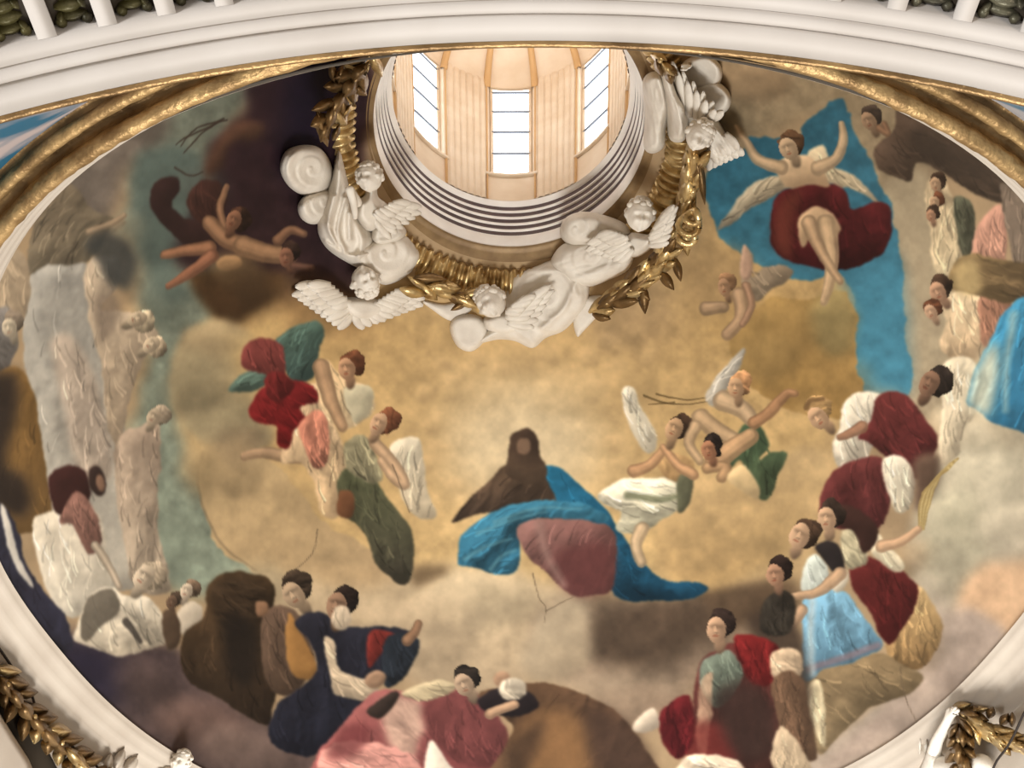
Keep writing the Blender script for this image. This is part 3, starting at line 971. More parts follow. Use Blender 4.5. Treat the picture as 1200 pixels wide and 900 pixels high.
# centre: blue and rose drapery mass
f = fig('broad blue and rose seated drapery')
blob([(594, 545), (628, 545), (652, 570), (660, 610), (620, 612), (570, 600), (530, 612), (545, 590), (575, 562)], (92, 72, 54), (78, 62, 50), 90, 1.5, 2, fold=(120, 12, .16), fid=f)
blob([(636, 548), (655, 548), (680, 570), (705, 592), (722, 615), (745, 650), (775, 678), (815, 682), (830, 690), (810, 702), (770, 704), (720, 698), (700, 640), (660, 610), (650, 580)], (24, 92, 122), (24, 76, 104), 70, 1.5, 2, fold=(50, 13, .22), fid=f)
blob([(537, 640), (548, 620), (585, 596), (640, 586), (690, 592), (712, 612), (640, 608), (612, 620), (610, 655), (600, 672), (575, 672), (555, 664), (537, 662)], (48, 112, 138), (44, 104, 130), 90, 1.5, 2, fold=(140, 9, .26, 4), fid=f)
for q in ([(545, 655), (570, 640), (600, 632)], [(560, 625), (600, 610), (640, 600)], [(575, 668), (590, 650), (604, 645)], [(580, 612), (630, 596), (680, 596)]):
    stroke(q, 5, (96, 156, 172), 2, 4, .6)
blob([(606, 618), (640, 608), (690, 610), (718, 622), (722, 650), (716, 690), (690, 698), (665, 695), (640, 670), (618, 650)], (140, 100, 92), (112, 66, 62), 60, 2, 3, fold=(110, 14, .12), fid=f)
blob([(655, 645), (715, 640), (712, 690), (680, 697), (655, 680)], (108, 58, 56), soft=6, alpha=.8)
stroke([(632, 615), (640, 650), (660, 685)], 12, (160, 122, 112), 8, 8, .7)
blob([(596, 540), (598, 512), (612, 501), (626, 508), (634, 535), (640, 560), (612, 566), (594, 556)], (72, 54, 42), (96, 76, 58), soft=2.5, warp=4, fid=f)
blob(ell(613, 523, 8, 11), (150, 118, 92), soft=3, warp=3, alpha=.8)
# left of centre
f = fig('red robed winged figure with teal wing')
blob([(322, 400), (350, 380), (372, 376), (380, 390), (372, 420), (365, 445), (345, 448), (330, 425)], (82, 108, 96), (62, 84, 80), 80, 1.5, 3, fold=(120, 10, .14), fid=f)
blob([(268, 457), (285, 438), (310, 432), (314, 448), (300, 458), (285, 460)], (88, 112, 100), soft=1.5, warp=2, fold=(150, 8, .14), fid=f)
blob([(284, 415), (292, 400), (312, 397), (332, 408), (334, 440), (326, 452), (312, 440), (286, 432)], (122, 58, 54), soft=1.8, warp=3, fold=(60, 8, .15), fid=f)
limb([(375, 510), (350, 535), (310, 530), (286, 535)], 20, 8, (184, 150, 114), f)
blob([(345, 470), (372, 450), (385, 480), (402, 520), (408, 560), (398, 605), (378, 600), (365, 560), (350, 540), (330, 540)], (204, 176, 138), (190, 160, 120), 80, 1.5, 3, fold=(72, 9, .22, 9), fid=f)
blob([(292, 476), (312, 452), (340, 446), (366, 452), (374, 470), (350, 478), (362, 492), (345, 505), (338, 526), (325, 520), (322, 500), (300, 494)], (112, 30, 32), (124, 26, 28), 80, 1.5, 3, fold=(35, 9, .26), fid=f)
blob([(312, 440), (330, 436), (345, 450), (330, 470), (314, 466)], (118, 38, 38), soft=1.5, warp=3, fold=(70, 7, .2), fid=f)
blob([(350, 500), (372, 480), (386, 500), (384, 540), (366, 545)], (186, 120, 96), soft=3, warp=4, fold=(72, 7, .24), fid=f)
f = fig('pair of pale winged figures')
blob([(370, 440), (382, 420), (400, 440), (430, 455), (438, 480), (415, 500), (400, 500), (380, 480)], (202, 170, 126), (214, 188, 146), 70, 2, 3, fold=(60, 9, .14), fid=f)
blob([(404, 455), (436, 456), (432, 485), (414, 494)], (196, 186, 154), soft=3, warp=3, fid=f)
head(408, 430, 14, (196, 150, 112), HR, f, -15)
limb([(376, 430), (388, 470), (402, 500)], 20, 12, (188, 150, 112), f)
f = fig('green skirted winged figure with pale scroll wing')
blob([(458, 522), (488, 512), (496, 535), (500, 570), (512, 605), (488, 606), (470, 580), (462, 550)], (208, 196, 170), (200, 182, 150), 80, 1.2, 2, fold=(80, 11, .08), fid=f)
blob([(398, 560), (420, 545), (440, 560), (455, 585), (476, 610), (485, 640), (482, 680), (466, 684), (440, 660), (425, 620), (400, 600)], (82, 86, 60), (74, 68, 54), 80, 1.5, 3, fold=(62, 11, .22, 8), fid=f)
blob([(404, 520), (425, 510), (440, 530), (450, 560), (430, 565), (408, 550)], (150, 142, 110), soft=2, warp=3, fold=(60, 7, .24), fid=f)
limb([(440, 520), (462, 545), (474, 568), (462, 560), (448, 540)], 14, 10, (204, 168, 130), f)
head(446, 496, 14, (204, 164, 126), HR, f, 20)
blob([(398, 575), (415, 580), (412, 606), (396, 602)], (120, 78, 50), soft=2, warp=2, fid=f)
# right of centre
f = fig('pale green and white robed winged figure')
blob([(728, 460), (742, 455), (752, 480), (770, 510), (765, 530), (752, 526), (738, 500)], (216, 206, 182), (204, 192, 166), 80, 1.5, 2, fold=(65, 9, .1), fid=f)
blob([(770, 545), (785, 530), (810, 540), (812, 560), (790, 568)], (176, 140, 92), soft=2, warp=2, fold=(80, 7, .2), fid=f)
blob([(700, 580), (730, 562), (770, 560), (805, 568), (800, 592), (775, 612), (745, 626), (722, 620), (730, 600), (708, 592)], (212, 204, 180), (186, 180, 150), 70, 1.5, 3, fold=(15, 9, .18), fid=f)
stroke([(735, 580), (770, 585), (800, 580)], 9, (110, 116, 84), 6, 5, .7)
blob([(795, 560), (812, 555), (808, 590), (795, 600)], (100, 100, 76), soft=3, warp=2, fid=f)
limb([(742, 552), (762, 545), (778, 526)], 14, 9, (198, 152, 108), f)
limb([(812, 556), (794, 545), (778, 524)], 13, 8, (200, 154, 110), f)
head(793, 502, 14, (200, 160, 118), HB, f, 15)
limb([(752, 620), (745, 640), (752, 660)], 16, 10, (206, 176, 136), f)
f = 0
for q in ([(755, 464), (790, 474), (830, 470)], [(770, 462), (800, 468), (826, 466)], [(790, 472), (760, 474)]):
    stroke(q, 2.6, (96, 76, 44), 1.2, 1, .7, f)
f = fig('tumbling child figures with green cloth')
blob([(826, 466), (842, 440), (872, 408), (868, 430), (850, 460), (838, 476)], (168, 162, 150), (178, 170, 154), 70, 1.5, 2, fold=(125, 8, .1), fid=f)
blob([(870, 500), (890, 500), (900, 522), (890, 540), (905, 530), (922, 532), (912, 555), (905, 580), (892, 585), (876, 560), (868, 540), (852, 548)], (66, 88, 62), (86, 100, 70), 80, 1.5, 3, fold=(70, 9, .2), fid=f)
limb([(848, 470), (870, 480), (880, 492)], 24, 16, (204, 172, 132), f)
limb([(822, 490), (840, 505), (866, 520)], 22, 18, (200, 166, 124), f)
limb([(884, 496), (905, 480), (922, 462), (932, 462)], 15, 7, (186, 138, 96), f)
limb([(838, 540), (860, 525), (880, 512)], 24, 18, (204, 162, 116), f)
limb([(830, 548), (850, 548), (846, 560)], 14, 12, (200, 158, 112), f)
head(864, 453, 13, (206, 164, 122), (188, 138, 92), f, -10)
head(832, 526, 12, (186, 130, 94), (52, 42, 38), f, -20)
limb([(815, 500), (808, 520), (820, 540)], 14, 10, (204, 170, 128), f)
blob([(852, 560), (872, 545), (890, 575), (882, 584)], (214, 184, 132), soft=2, warp=2, fid=f)
f = fig('dusky child figure with pale wing')
blob([(868, 320), (872, 290), (882, 300), (880, 325), (898, 310), (930, 318), (905, 340), (885, 352), (872, 340)], (146, 128, 104), soft=3, warp=3, fold=(30, 8, .14), fid=f)
blob([(868, 322), (872, 286), (882, 310), (876, 328)], (196, 158, 130), soft=1.5, warp=2, fid=f)
limb([(866, 345), (868, 372), (852, 392)], 16, 14, (192, 156, 118), f)
limb([(828, 362), (848, 360)], 16, 12, (180, 148, 112), f)
head(850, 335, 11, (186, 144, 106), (150, 112, 78), f, -20)
limb([(874, 335), (880, 358), (870, 380)], 9, 7, (180, 140, 108), f)
# upper right winged figure
f = fig('soaring winged figure in dark red drapery')
blob([(840, 270), (860, 240), (885, 215), (915, 205), (928, 215), (905, 232), (880, 245), (858, 262)], (190, 172, 140), (150, 140, 118), 120, 1.8, 3, fold=(140, 8, .12), fid=f)
blob([(945, 185), (965, 170), (975, 195), (1000, 205), (1030, 235), (1045, 250), (1000, 222), (985, 220), (970, 212)], (208, 188, 150), (160, 146, 120), 50, 1.8, 3, fold=(45, 8, .14), fid=f)
blob([(903, 270), (908, 235), (930, 218), (965, 214), (990, 222), (1000, 245), (1035, 236), (1046, 265), (1030, 300), (985, 318), (950, 312), (920, 305), (905, 290)], (86, 28, 30), (74, 22, 26), 80, 1.8, 3, fold=(60, 13, .26), fid=f)
blob([(906, 280), (912, 240), (940, 222), (930, 260), (928, 300), (914, 298)], (122, 60, 44), soft=4, warp=3, alpha=.7)
blob([(910, 200), (920, 185), (945, 182), (962, 196), (972, 218), (950, 216), (925, 220)], (212, 182, 142), (196, 160, 120), 60, 2, 2, fid=f)
limb([(916, 196), (890, 188), (876, 170), (864, 150)], 16, 7, (206, 174, 134), f)
limb([(958, 198), (980, 186), (988, 165), (986, 146)], 16, 7, (206, 174, 134), f)
blob([(935, 258), (955, 242), (975, 250), (985, 270), (965, 285), (955, 272), (940, 290)], (196, 162, 122), soft=2.5, warp=2, fid=f)
limb([(968, 262), (975, 300), (972, 330), (966, 355)], 22, 8, (206, 172, 130), f)
limb([(948, 262), (965, 300), (985, 330)], 18, 7, (198, 162, 122), f)
head(925, 172, 14, (206, 174, 136), (112, 80, 54), f, -30)
# right rim groups
f = fig('brown habited mass by the gilt rim')
blob([(1024, 175), (1048, 150), (1050, 128), (1080, 132), (1125, 150), (1165, 190), (1185, 220), (1178, 240), (1140, 226), (1110, 205), (1075, 190), (1066, 212), (1046, 205), (1030, 195)], (88, 70, 56), (76, 62, 50), 40, 2, 3, fold=(30, 14, .16), fid=f)
blob([(1066, 150), (1120, 170), (1170, 215), (1120, 205), (1080, 185)], (70, 58, 48), soft=6, alpha=.7)
head(1019, 140, 12, (170, 136, 104), (72, 58, 48), f, -30)
limb([(1030, 150), (1040, 156), (1036, 145)], 8, 6, SKD, f)
f = fig('huddled pale and green robed group')
blob([(1085, 225), (1096, 206), (1110, 215), (1120, 240), (1138, 250), (1140, 300), (1120, 330), (1096, 322), (1090, 270)], (184, 162, 126), (196, 176, 138), 80, 2, 4, fold=(75, 8, .22), fid=f)
blob([(1118, 230), (1140, 240), (1142, 290), (1128, 300), (1120, 260)], (84, 84, 66), soft=3, warp=3, fold=(75, 8, .2), fid=f)
head(1098, 215, 9, SK, HB, f, -20)
head(1096, 236, 8, SK, HR, f, -10)
head(1092, 252, 8, (186, 140, 106), HB, f, -20)
blob([(1148, 260), (1170, 240), (1180, 260), (1178, 300), (1170, 330), (1142, 310), (1140, 290)], (194, 142, 118), (180, 132, 108), 80, 2, 3, fold=(75, 9, .18), fid=f)
f = fig('grey mantle at the rim')
blob([(1172, 215), (1200, 230), (1240, 300), (1240, 330), (1195, 320), (1180, 270)], (120, 104, 88), soft=2, warp=3, fold=(70, 10, .14), fid=f)
f = fig('ochre hat and cream robed group')
blob([(1105, 350), (1130, 340), (1150, 350), (1160, 385), (1150, 420), (1120, 422), (1100, 405), (1108, 380)], (216, 192, 152), (200, 168, 128), 80, 2, 3, fold=(65, 8, .16), fid=f)
blob([(1148, 346), (1180, 350), (1185, 375), (1165, 405), (1150, 400)], (164, 116, 90), soft=3, warp=3, fold=(70, 8, .16), fid=f)
blob([(1112, 335), (1118, 308), (1140, 298), (1180, 305), (1240, 318), (1240, 352), (1180, 355), (1140, 344)], (132, 108, 70), (92, 74, 52), 20, 2, 3, fold=(10, 10, .16), fid=f)
blob([(1116, 332), (1124, 306), (1146, 306), (1148, 340), (1128, 345)], (196, 168, 112), soft=4, warp=3, alpha=.85)
head(1100, 340, 13, (192, 148, 114), HB, f, -35)
head(1092, 364, 10, (206, 164, 128), HR, f, -30)
f = fig('bright blue mantle over cream sleeve')
blob([(1100, 440), (1112, 420), (1140, 422), (1150, 450), (1140, 490), (1130, 500), (1124, 530), (1108, 545), (1100, 520), (1104, 480)], (214, 198, 166), (200, 182, 150), 80, 2, 3, fold=(80, 10, .14), fid=f)
blob([(1132, 470), (1145, 430), (1162, 395), (1185, 358), (1240, 345), (1240, 500), (1175, 498), (1145, 480)], (52, 126, 158), (40, 110, 144), 80, 1.8, 3, fold=(105, 15, .22, 7), fid=f)
blob([(1133, 468), (1148, 425), (1166, 400), (1170, 440), (1160, 485), (1142, 480)], (202, 200, 172), soft=6, warp=4, fold=(100, 8, .14), alpha=.9)
stroke([(1188, 370), (1180, 420), (1178, 480)], 10, (170, 196, 188), 6, 8, .6)
head(1092, 448, 16, (150, 112, 86), (56, 46, 40), f, 20)
f = fig('dark red mantle over white shirt')
blob([(985, 500), (990, 470), (1012, 458), (1038, 466), (1034, 500), (1018, 530), (1010, 545), (985, 550), (975, 520)], (206, 196, 174), (190, 178, 156), 60, 1.8, 3, fold=(60, 7, .16, 4), fid=f)
blob([(1020, 492), (1030, 462), (1058, 460), (1080, 485), (1098, 515), (1092, 540), (1075, 560), (1048, 545), (1020, 520), (1006, 512)], (108, 46, 44), (88, 36, 36), 60, 1.8, 3, fold=(45, 12, .2), fid=f)
blob([(960, 590), (975, 555), (1010, 535), (1035, 540), (1044, 580), (1030, 620), (985, 620), (965, 610)], (112, 52, 50), (92, 42, 42), 70, 2, 3, fold=(70, 11, .2), fid=f)
blob([(1034, 540), (1058, 535), (1072, 560), (1068, 592), (1052, 600), (1040, 575)], (210, 200, 176), (190, 178, 152), 80, 1.8, 2, fold=(70, 8, .1), fid=f)
blob([(1070, 540), (1100, 530), (1100, 560), (1078, 600), (1072, 570)], (104, 80, 64), soft=4, warp=3, fid=f)
limb([(1010, 500), (996, 508), (984, 512)], 14, 6, (176, 128, 96), f)
head(959, 487, 15, (204, 164, 124), (164, 130, 82), f, -50)
stroke([(945, 478), (950, 470), (965, 468)], 7, (120, 90, 56), 5, 3, .8)
f = 0
for i in range(7):
    stroke([(1122 - i * 2, 538 + i * 2), (1100 - i * 3, 560 + i * 3), (1082 - i, 620)], 3.4, (196, 172, 112) if i % 2 else (166, 140, 84), 2, 1.2, .9, f)
f = fig('maroon gown with gold train')
blob([(1040, 740), (1060, 690), (1080, 690), (1100, 720), (1104, 745), (1085, 780), (1060, 786), (1040, 770)], (186, 156, 106), (150, 116, 72), 80, 1.6, 3, fold=(70, 8, .24), fid=f)
blob([(995, 670), (1010, 652), (1040, 660), (1068, 676), (1075, 700), (1056, 740), (1040, 756), (1020, 720), (1000, 690)], (98, 36, 34), (84, 26, 26), 70, 1.6, 3, fold=(65, 11, .2), fid=f)
blob([(985, 625), (1000, 620), (1015, 640), (1016, 660), (996, 668), (986, 650)], (160, 150, 120), soft=2, warp=3, fold=(50, 6, .3), fid=f)
blob([(1020, 640), (1030, 626), (1040, 640), (1060, 660), (1050, 672), (1028, 655)], (206, 192, 160), soft=2, warp=2, fold=(60, 7, .16), fid=f)
blob([(985, 590), (1010, 600), (1030, 625), (1015, 650), (1000, 625), (982, 612)], (70, 44, 38), soft=2, warp=3, fid=f)
limb([(1034, 640), (1056, 634), (1076, 620)], 14, 7, (210, 168, 128), f)
head(971, 606, 15, (208, 168, 130), (62, 48, 40), f, -10)
f = fig('pale blue gown over brown skirt')
blob([(950, 790), (985, 780), (1030, 765), (1058, 780), (1082, 795), (1060, 815), (1020, 830), (985, 860), (960, 885), (950, 850), (945, 820)], (122, 102, 72), (148, 126, 92), 110, 2, 3, fold=(25, 14, .16), fid=f)
blob([(944, 810), (962, 798), (968, 840), (966, 875), (952, 850)], (214, 196, 156), soft=3, warp=3, fold=(85, 8, .14), fid=f)
blob([(942, 700), (958, 690), (990, 692), (1010, 720), (1034, 755), (1000, 775), (966, 785), (944, 800), (940, 760)], (112, 160, 184), (92, 136, 160), 80, 1.6, 3, fold=(72, 11, .16, 8), fid=f)
stroke([(948, 784), (985, 772), (1028, 756)], 8, (150, 116, 120), 8, 5, .6)
stroke([(952, 700), (950, 750), (952, 790)], 8, (196, 206, 204), 8, 6, .6)
blob([(938, 690), (944, 660), (958, 650), (972, 670), (966, 692), (950, 698)], (184, 190, 178), soft=2, warp=2, fold=(70, 6, .14), fid=f)
blob([(956, 640), (975, 634), (986, 648), (990, 675), (978, 672), (962, 652)], (48, 42, 42), soft=2, warp=2, fid=f)
blob(ell(984, 680, 9, 14, 20), (218, 204, 178), soft=2, warp=2, fid=f)
limb([(984, 672), (962, 692), (930, 700)], 15, 7, (208, 168, 128), f)
limb([(940, 715), (925, 735), (905, 744)], 13, 7, (204, 164, 126), f)
head(940, 627, 16, (208, 168, 130), (84, 62, 46), f, 15)
blob([(880, 720), (930, 730), (950, 800), (948, 880), (915, 850), (890, 770)], (70, 56, 46), soft=5, warp=5, alpha=.85)
f = fig('small dark robed figure')
blob([(890, 725), (896, 702), (915, 692), (930, 700), (932, 725), (920, 745), (895, 742)], (58, 52, 44), soft=2, warp=2, fold=(70, 8, .2), fid=f)
head(910, 672, 14, (194, 146, 112), (60, 44, 38), f, -15)
f = fig('crimson and brown vested figure')
blob([(808, 880), (815, 800), (830, 768), (860, 755), (880, 765), (905, 790), (925, 850), (935, 910), (860, 925), (805, 910)], (92, 44, 40), (78, 46, 38), 90, 2, 3, fold=(80, 12, .22), fid=f)
blob([(862, 745), (890, 746), (914, 762), (905, 800), (880, 800), (866, 775)], (118, 30, 30), soft=2, warp=2, fold=(75, 8, .24), fid=f)
blob([(820, 800), (826, 775), (850, 762), (866, 775), (868, 800), (840, 830)], (110, 120, 104), soft=3, warp=3, fold=(70, 8, .2), fid=f)
blob([(815, 860), (822, 800), (834, 790), (832, 850), (826, 890)], (180, 146, 116), soft=3, warp=3, fold=(80, 5, .3), alpha=.8)
blob([(808, 850), (850, 850), (862, 890), (805, 895)], (130, 46, 42), soft=5, alpha=.75)
blob([(836, 815), (880, 800), (910, 830), (905, 885), (862, 885)], (66, 48, 42), soft=7, alpha=.8)
blob([(905, 765), (935, 762), (940, 790), (920, 800), (905, 790)], (188, 162, 130), soft=2.5, warp=2, fold=(40, 7, .2), fid=f)
blob([(905, 800), (938, 790), (950, 840), (956, 890), (925, 880)], (104, 78, 58), soft=3, warp=3, fold=(80, 8, .16), fid=f)
blob([(790, 905), (815, 885), (870, 895), (860, 930), (790, 930)], (196, 178, 152), soft=3, warp=3, fold=(20, 6, .2), fid=f)
blob([(905, 900), (915, 850), (940, 880), (950, 915)], (176, 154, 124), soft=3, warp=3, fold=(80, 8, .16), fid=f)
head(842, 736, 16, (202, 160, 124), (58, 44, 38), f, -10)
f = fig('crimson cloth at the cloud edge')
blob([(775, 835), (808, 815), (812, 870), (795, 890), (776, 868)], (104, 28, 32), soft=2, warp=2, fold=(80, 8, .2), fid=f)
blob([(742, 850), (765, 828), (772, 850), (752, 858)], (200, 182, 158), soft=1.5, warp=2, fid=f)
# upper left child figures over the storm cloud
f = fig('tumbling child figures on the storm cloud')
blob([(176, 240), (182, 215), (205, 207), (212, 220), (202, 238), (215, 255), (250, 265), (250, 290), (215, 285), (190, 262)], (56, 36, 34), soft=2.5, warp=3, fid=f)
blob([(218, 240), (232, 212), (256, 212), (266, 235), (258, 262), (240, 268)], (66, 40, 34), soft=3, warp=3, fold=(60, 8, .16), fid=f)
limb([(262, 265), (258, 240), (266, 218)], 9, 5, (158, 116, 84), f)
limb([(246, 262), (262, 278), (282, 286)], 18, 20, (162, 120, 86), f)
limb([(285, 288), (310, 296), (340, 300)], 24, 18, (166, 126, 90), f)
limb([(325, 282), (340, 270), (356, 274)], 12, 8, (146, 106, 78), f)
limb([(192, 298), (215, 294), (245, 290)], 9, 16, (160, 112, 80), f)
limb([(248, 300), (222, 320), (198, 336)], 16, 6, (156, 104, 76), f)
blob(ell(268, 308, 15, 9, -10), (168, 130, 88), soft=2, warp=2, fid=f)
head(276, 258, 12, (150, 104, 76), (70, 46, 34), f, 20)
head(337, 300, 12, (148, 102, 78), (62, 44, 36), f, -20)
limb([(345, 312), (365, 314)], 9, 7, (120, 84, 68), f)
f = fig('dim flying figure')
blob([(240, 205), (252, 172), (268, 150), (292, 140), (312, 150), (300, 165), (272, 168), (262, 195)], (92, 62, 46), soft=4, warp=3, fid=f)
for q in ([(266, 140), (230, 150), (212, 172)], [(262, 138), (236, 156), (216, 180)], [(258, 142), (220, 160), (206, 170)], [(205, 196), (222, 206), (238, 202)]):
    stroke(q, 2.6, (66, 52, 44), 1.5, 1.2, .85, f)
# plaster cracks
for q in ([(625, 672), (632, 700), (640, 712), (638, 730)], [(640, 716), (655, 708), (672, 700)], [(1055, 782), (1058, 805), (1066, 830), (1075, 848)], [(372, 620), (365, 650), (340, 672)], [(460, 545), (480, 600)]):
    stroke(q, 1.6, (110, 92, 70), 1.0, .8, .7)
# overall brush grain
CAN *= (1 + .035 * NC + .02 * NB)[..., None]
GREY = CAN.mean(-1, keepdims=True)
CAN = np.clip(GREY + (CAN - GREY) * .80, 0, 255)
CAN = np.clip(264 * (CAN / 255) ** 1.12, 0, 255)
LIN = srgb(CAN).astype(np.float32)

# ---- the painted surface itself: dense grid on the dome, split along the painted figures
FR = thing('dome_fresco', 'painted dome lining of gold clouds, blue sky and draped figures under the oculus', 'painting')
p0 = np.linspace(-math.pi / 2, 1.5 * math.pi, 1441)
q = proj(dome0(p0, np.full(p0.shape, .35)))
vis = (q[:, 0] > -60) & (q[:, 0] < 1260) & (q[:, 1] > -20) & (q[:, 1] < 960)
wgt = np.linalg.norm(np.diff(q, axis=0), axis=1)
wgt = np.where(vis[1:], np.minimum(wgt, 6) + .2, .35)
cw = np.concatenate([[0], np.cumsum(wgt)])
NP_, NS_ = 1300, 600
phd = np.interp(np.linspace(0, cw[-1], NP_), cw, p0)
s0 = np.linspace(0, 1, 400)
qa = proj(dome0(np.full(400, math.pi / 2), s0))
qb = proj(dome0(np.full(400, math.pi * .95), s0))
wl = np.linalg.norm(np.diff(qa, axis=0), axis=1) + np.linalg.norm(np.diff(qb, axis=0), axis=1)
cl = np.concatenate([[0], np.cumsum(wl)])
sd = np.interp(np.linspace(0, cl[-1], NS_), cl, s0)
A_, B_ = np.meshgrid(phd, sd, indexing='ij')
PV = dome0(A_.ravel(), B_.ravel())
qp = proj(PV)
ux = np.clip(qp[:, 0] + OX, 0, PW - 1.01)
uy = np.clip(qp[:, 1] + OY, 0, PH - 1.01)
ix, iy = ux.astype(int), uy.astype(int)
fx, fy = (ux - ix)[:, None].astype(np.float32), (uy - iy)[:, None].astype(np.float32)
VC = (LIN[iy, ix] * (1 - fx) + LIN[iy, ix + 1] * fx) * (1 - fy) + (LIN[iy + 1, ix] * (1 - fx) + LIN[iy + 1, ix + 1] * fx) * fy
FC = grid_faces(NP_, NS_)
fq = qp[FC].mean(1)
fid_ = IDM[np.clip(fq[:, 1] + OY, 0, PH - 1).astype(int), np.clip(fq[:, 0] + OX, 0, PW - 1).astype(int)]
fid_ = np.where((fq[:, 0] > -60) & (fq[:, 0] < 1260) & (fq[:, 1] > 40), fid_, 0)
# keep each painted figure one connected patch
FG = fid_.reshape(NP_ - 1, NS_ - 1).copy()
for k in range(1, len(FIGS)):
    pt = {(int(a), int(b)) for a, b in np.argwhere(FG == k)}
    best = set()
    while pt:
        s_ = pt.pop()
        comp, st_ = {s_}, [s_]
        while st_:
            a, b = st_.pop()
            for n_ in ((a + 1, b), (a - 1, b), (a, b + 1), (a, b - 1)):
                if n_ in pt:
                    pt.remove(n_)
                    comp.add(n_)
                    st_.append(n_)
        if len(comp) > len(best):
            best = comp
    FG[FG == k] = 0
    if len(best) > 200:
        a = np.array(list(best))
        FG[a[:, 0], a[:, 1]] = k
fid_ = FG.ravel()
mf = bpy.data.materials.new('painted_plaster')
mf.use_nodes = True
nt = mf.node_tree
bs = nt.nodes['Principled BSDF']
at = nt.nodes.new('ShaderNodeAttribute')
at.attribute_name = 'paint'
nz = nt.nodes.new('ShaderNodeTexNoise')
nz.inputs['Scale'].default_value = 9
nz.inputs['Detail'].default_value = 6
tc = nt.nodes.new('ShaderNodeTexCoord')
mx = nt.nodes.new('ShaderNodeMix')
mx.data_type = 'RGBA'
mx.blend_type = 'MULTIPLY'
mx.inputs[0].default_value = .12
rp = nt.nodes.new('ShaderNodeValToRGB')
rp.color_ramp.elements[0].position = .3
rp.color_ramp.elements[0].color = (.7, .7, .7, 1)
rp.color_ramp.elements[1].position = .62
nt.links.new(tc.outputs['Object'], nz.inputs['Vector'])
nt.links.new(nz.outputs['Fac'], rp.inputs['Fac'])
nt.links.new(at.outputs['Color'], mx.inputs[6])
nt.links.new(rp.outputs['Color'], mx.inputs[7])
nt.links.new(mx.outputs[2], bs.inputs['Base Color'])
bs.inputs['Roughness'].default_value = .7
bs.inputs['Specular IOR Level'].default_value = .15
for k in range(len(FIGS)):
    F_ = FC[fid_ == k]
    if len(F_) < 30:
        continue
    u_, inv = np.unique(F_, return_inverse=True)
    o = mesh_np(FIGS[k], PV[u_], inv.reshape(-1, 4), mf, FR)
    ca = o.data.color_attributes.new('paint', 'FLOAT_COLOR', 'POINT')
    ca.data.foreach_set('color', np.concatenate([VC[u_], np.ones((len(u_), 1), np.float32)], 1).astype(np.float32).ravel())
    if FLAB[k]:
        o['label'] = FLAB[k]
# ================================================================== STUCCO, GARLANDS, SMALL THINGS
def pxdir(px, py):
    d = FW * F_PX + RT * (px - 600) - UPV * (py - 450)
    return d / np.linalg.norm(d)


def px_unit(P):
    return float(np.asarray(P) @ FW) / F_PX


def relief(name, pts, h, edge, mtl, parent, surf=None, base=0.0, step=1.25, ridges=(), swirl=(), folds=None, sm=True):
    """a modelled mass standing out from a surface: rounded edges, ridges, swirling or flowing folds"""
    surf = surf or DOME
    Pl = spline(pts, 5, True) if sm else np.asarray(pts, float)
    lo, hi = Pl.min(0) - 4, Pl.max(0) + 4
    xs, ys = np.arange(lo[0], hi[0], step), np.arange(lo[1], hi[1], step)
    X, Y = np.meshgrid(xs, ys, indexing='ij')
    m = inside(X, Y, Pl)
    d = seg_dist(X, Y, Pl, True) * np.where(m, 1, -1)
    t = np.clip(d / edge, 0, 1)
    hh = base + h * np.sqrt(np.clip(1 - (1 - t) ** 2, 0, 1))
    soft = np.clip(d / 4, 0, 1)
    for q, wd, am in ridges:
        D = seg_dist(X, Y, spline(q, 5), False)
        hh += am * np.exp(-(D / wd) ** 2) * soft
    for cx, cy, sp, am, rmax in swirl:
        r = np.hypot(X - cx, Y - cy)
        a = np.arctan2(Y - cy, X - cx)
        ph_ = (r / sp + a / (2 * np.pi)) % 1.0
        hh += am * .45 * (np.where(ph_ < .75, ph_ / .75, (1 - ph_) / .25) - .5) * soft * np.clip((rmax - r) / 6, 0, 1)
    if folds:
        fa, sc, am, stt = folds
        fa = math.radians(fa)
        u = X * math.cos(fa) + Y * math.sin(fa)
        v = -X * math.sin(fa) + Y * math.cos(fa)
        k = TEX[(v * 32 / sc).astype(int) % 1024, (u * 32 / (sc * stt)).astype(int) % 1024]
        hh += am * np.tanh(2 * k) * soft
    gx_, gy_ = np.gradient(d, step)
    gl_ = np.hypot(gx_, gy_) + 1e-6
    out_ = (d < 0) & (d > -4 * step)
    X = np.where(out_, X - d * gx_ / gl_, X)          # outside points slide onto the outline
    Y = np.where(out_, Y - d * gy_ / gl_, Y)
    hh = np.where(d > 0, hh, np.where(d > -step * 1.05, (base + .02) * .5, .004))
    keep = d > -2.1 * step
    P = surf.hit(np.stack([X, Y], -1), hh)
    F_ = grid_faces(*X.shape)
    kf = keep.ravel()[F_].all(1)
    F_ = F_[kf]
    u_, inv = np.unique(F_, return_inverse=True)
    return mesh_np(name, P.reshape(-1, 3)[u_], inv.reshape(-1, 4), mtl, parent)


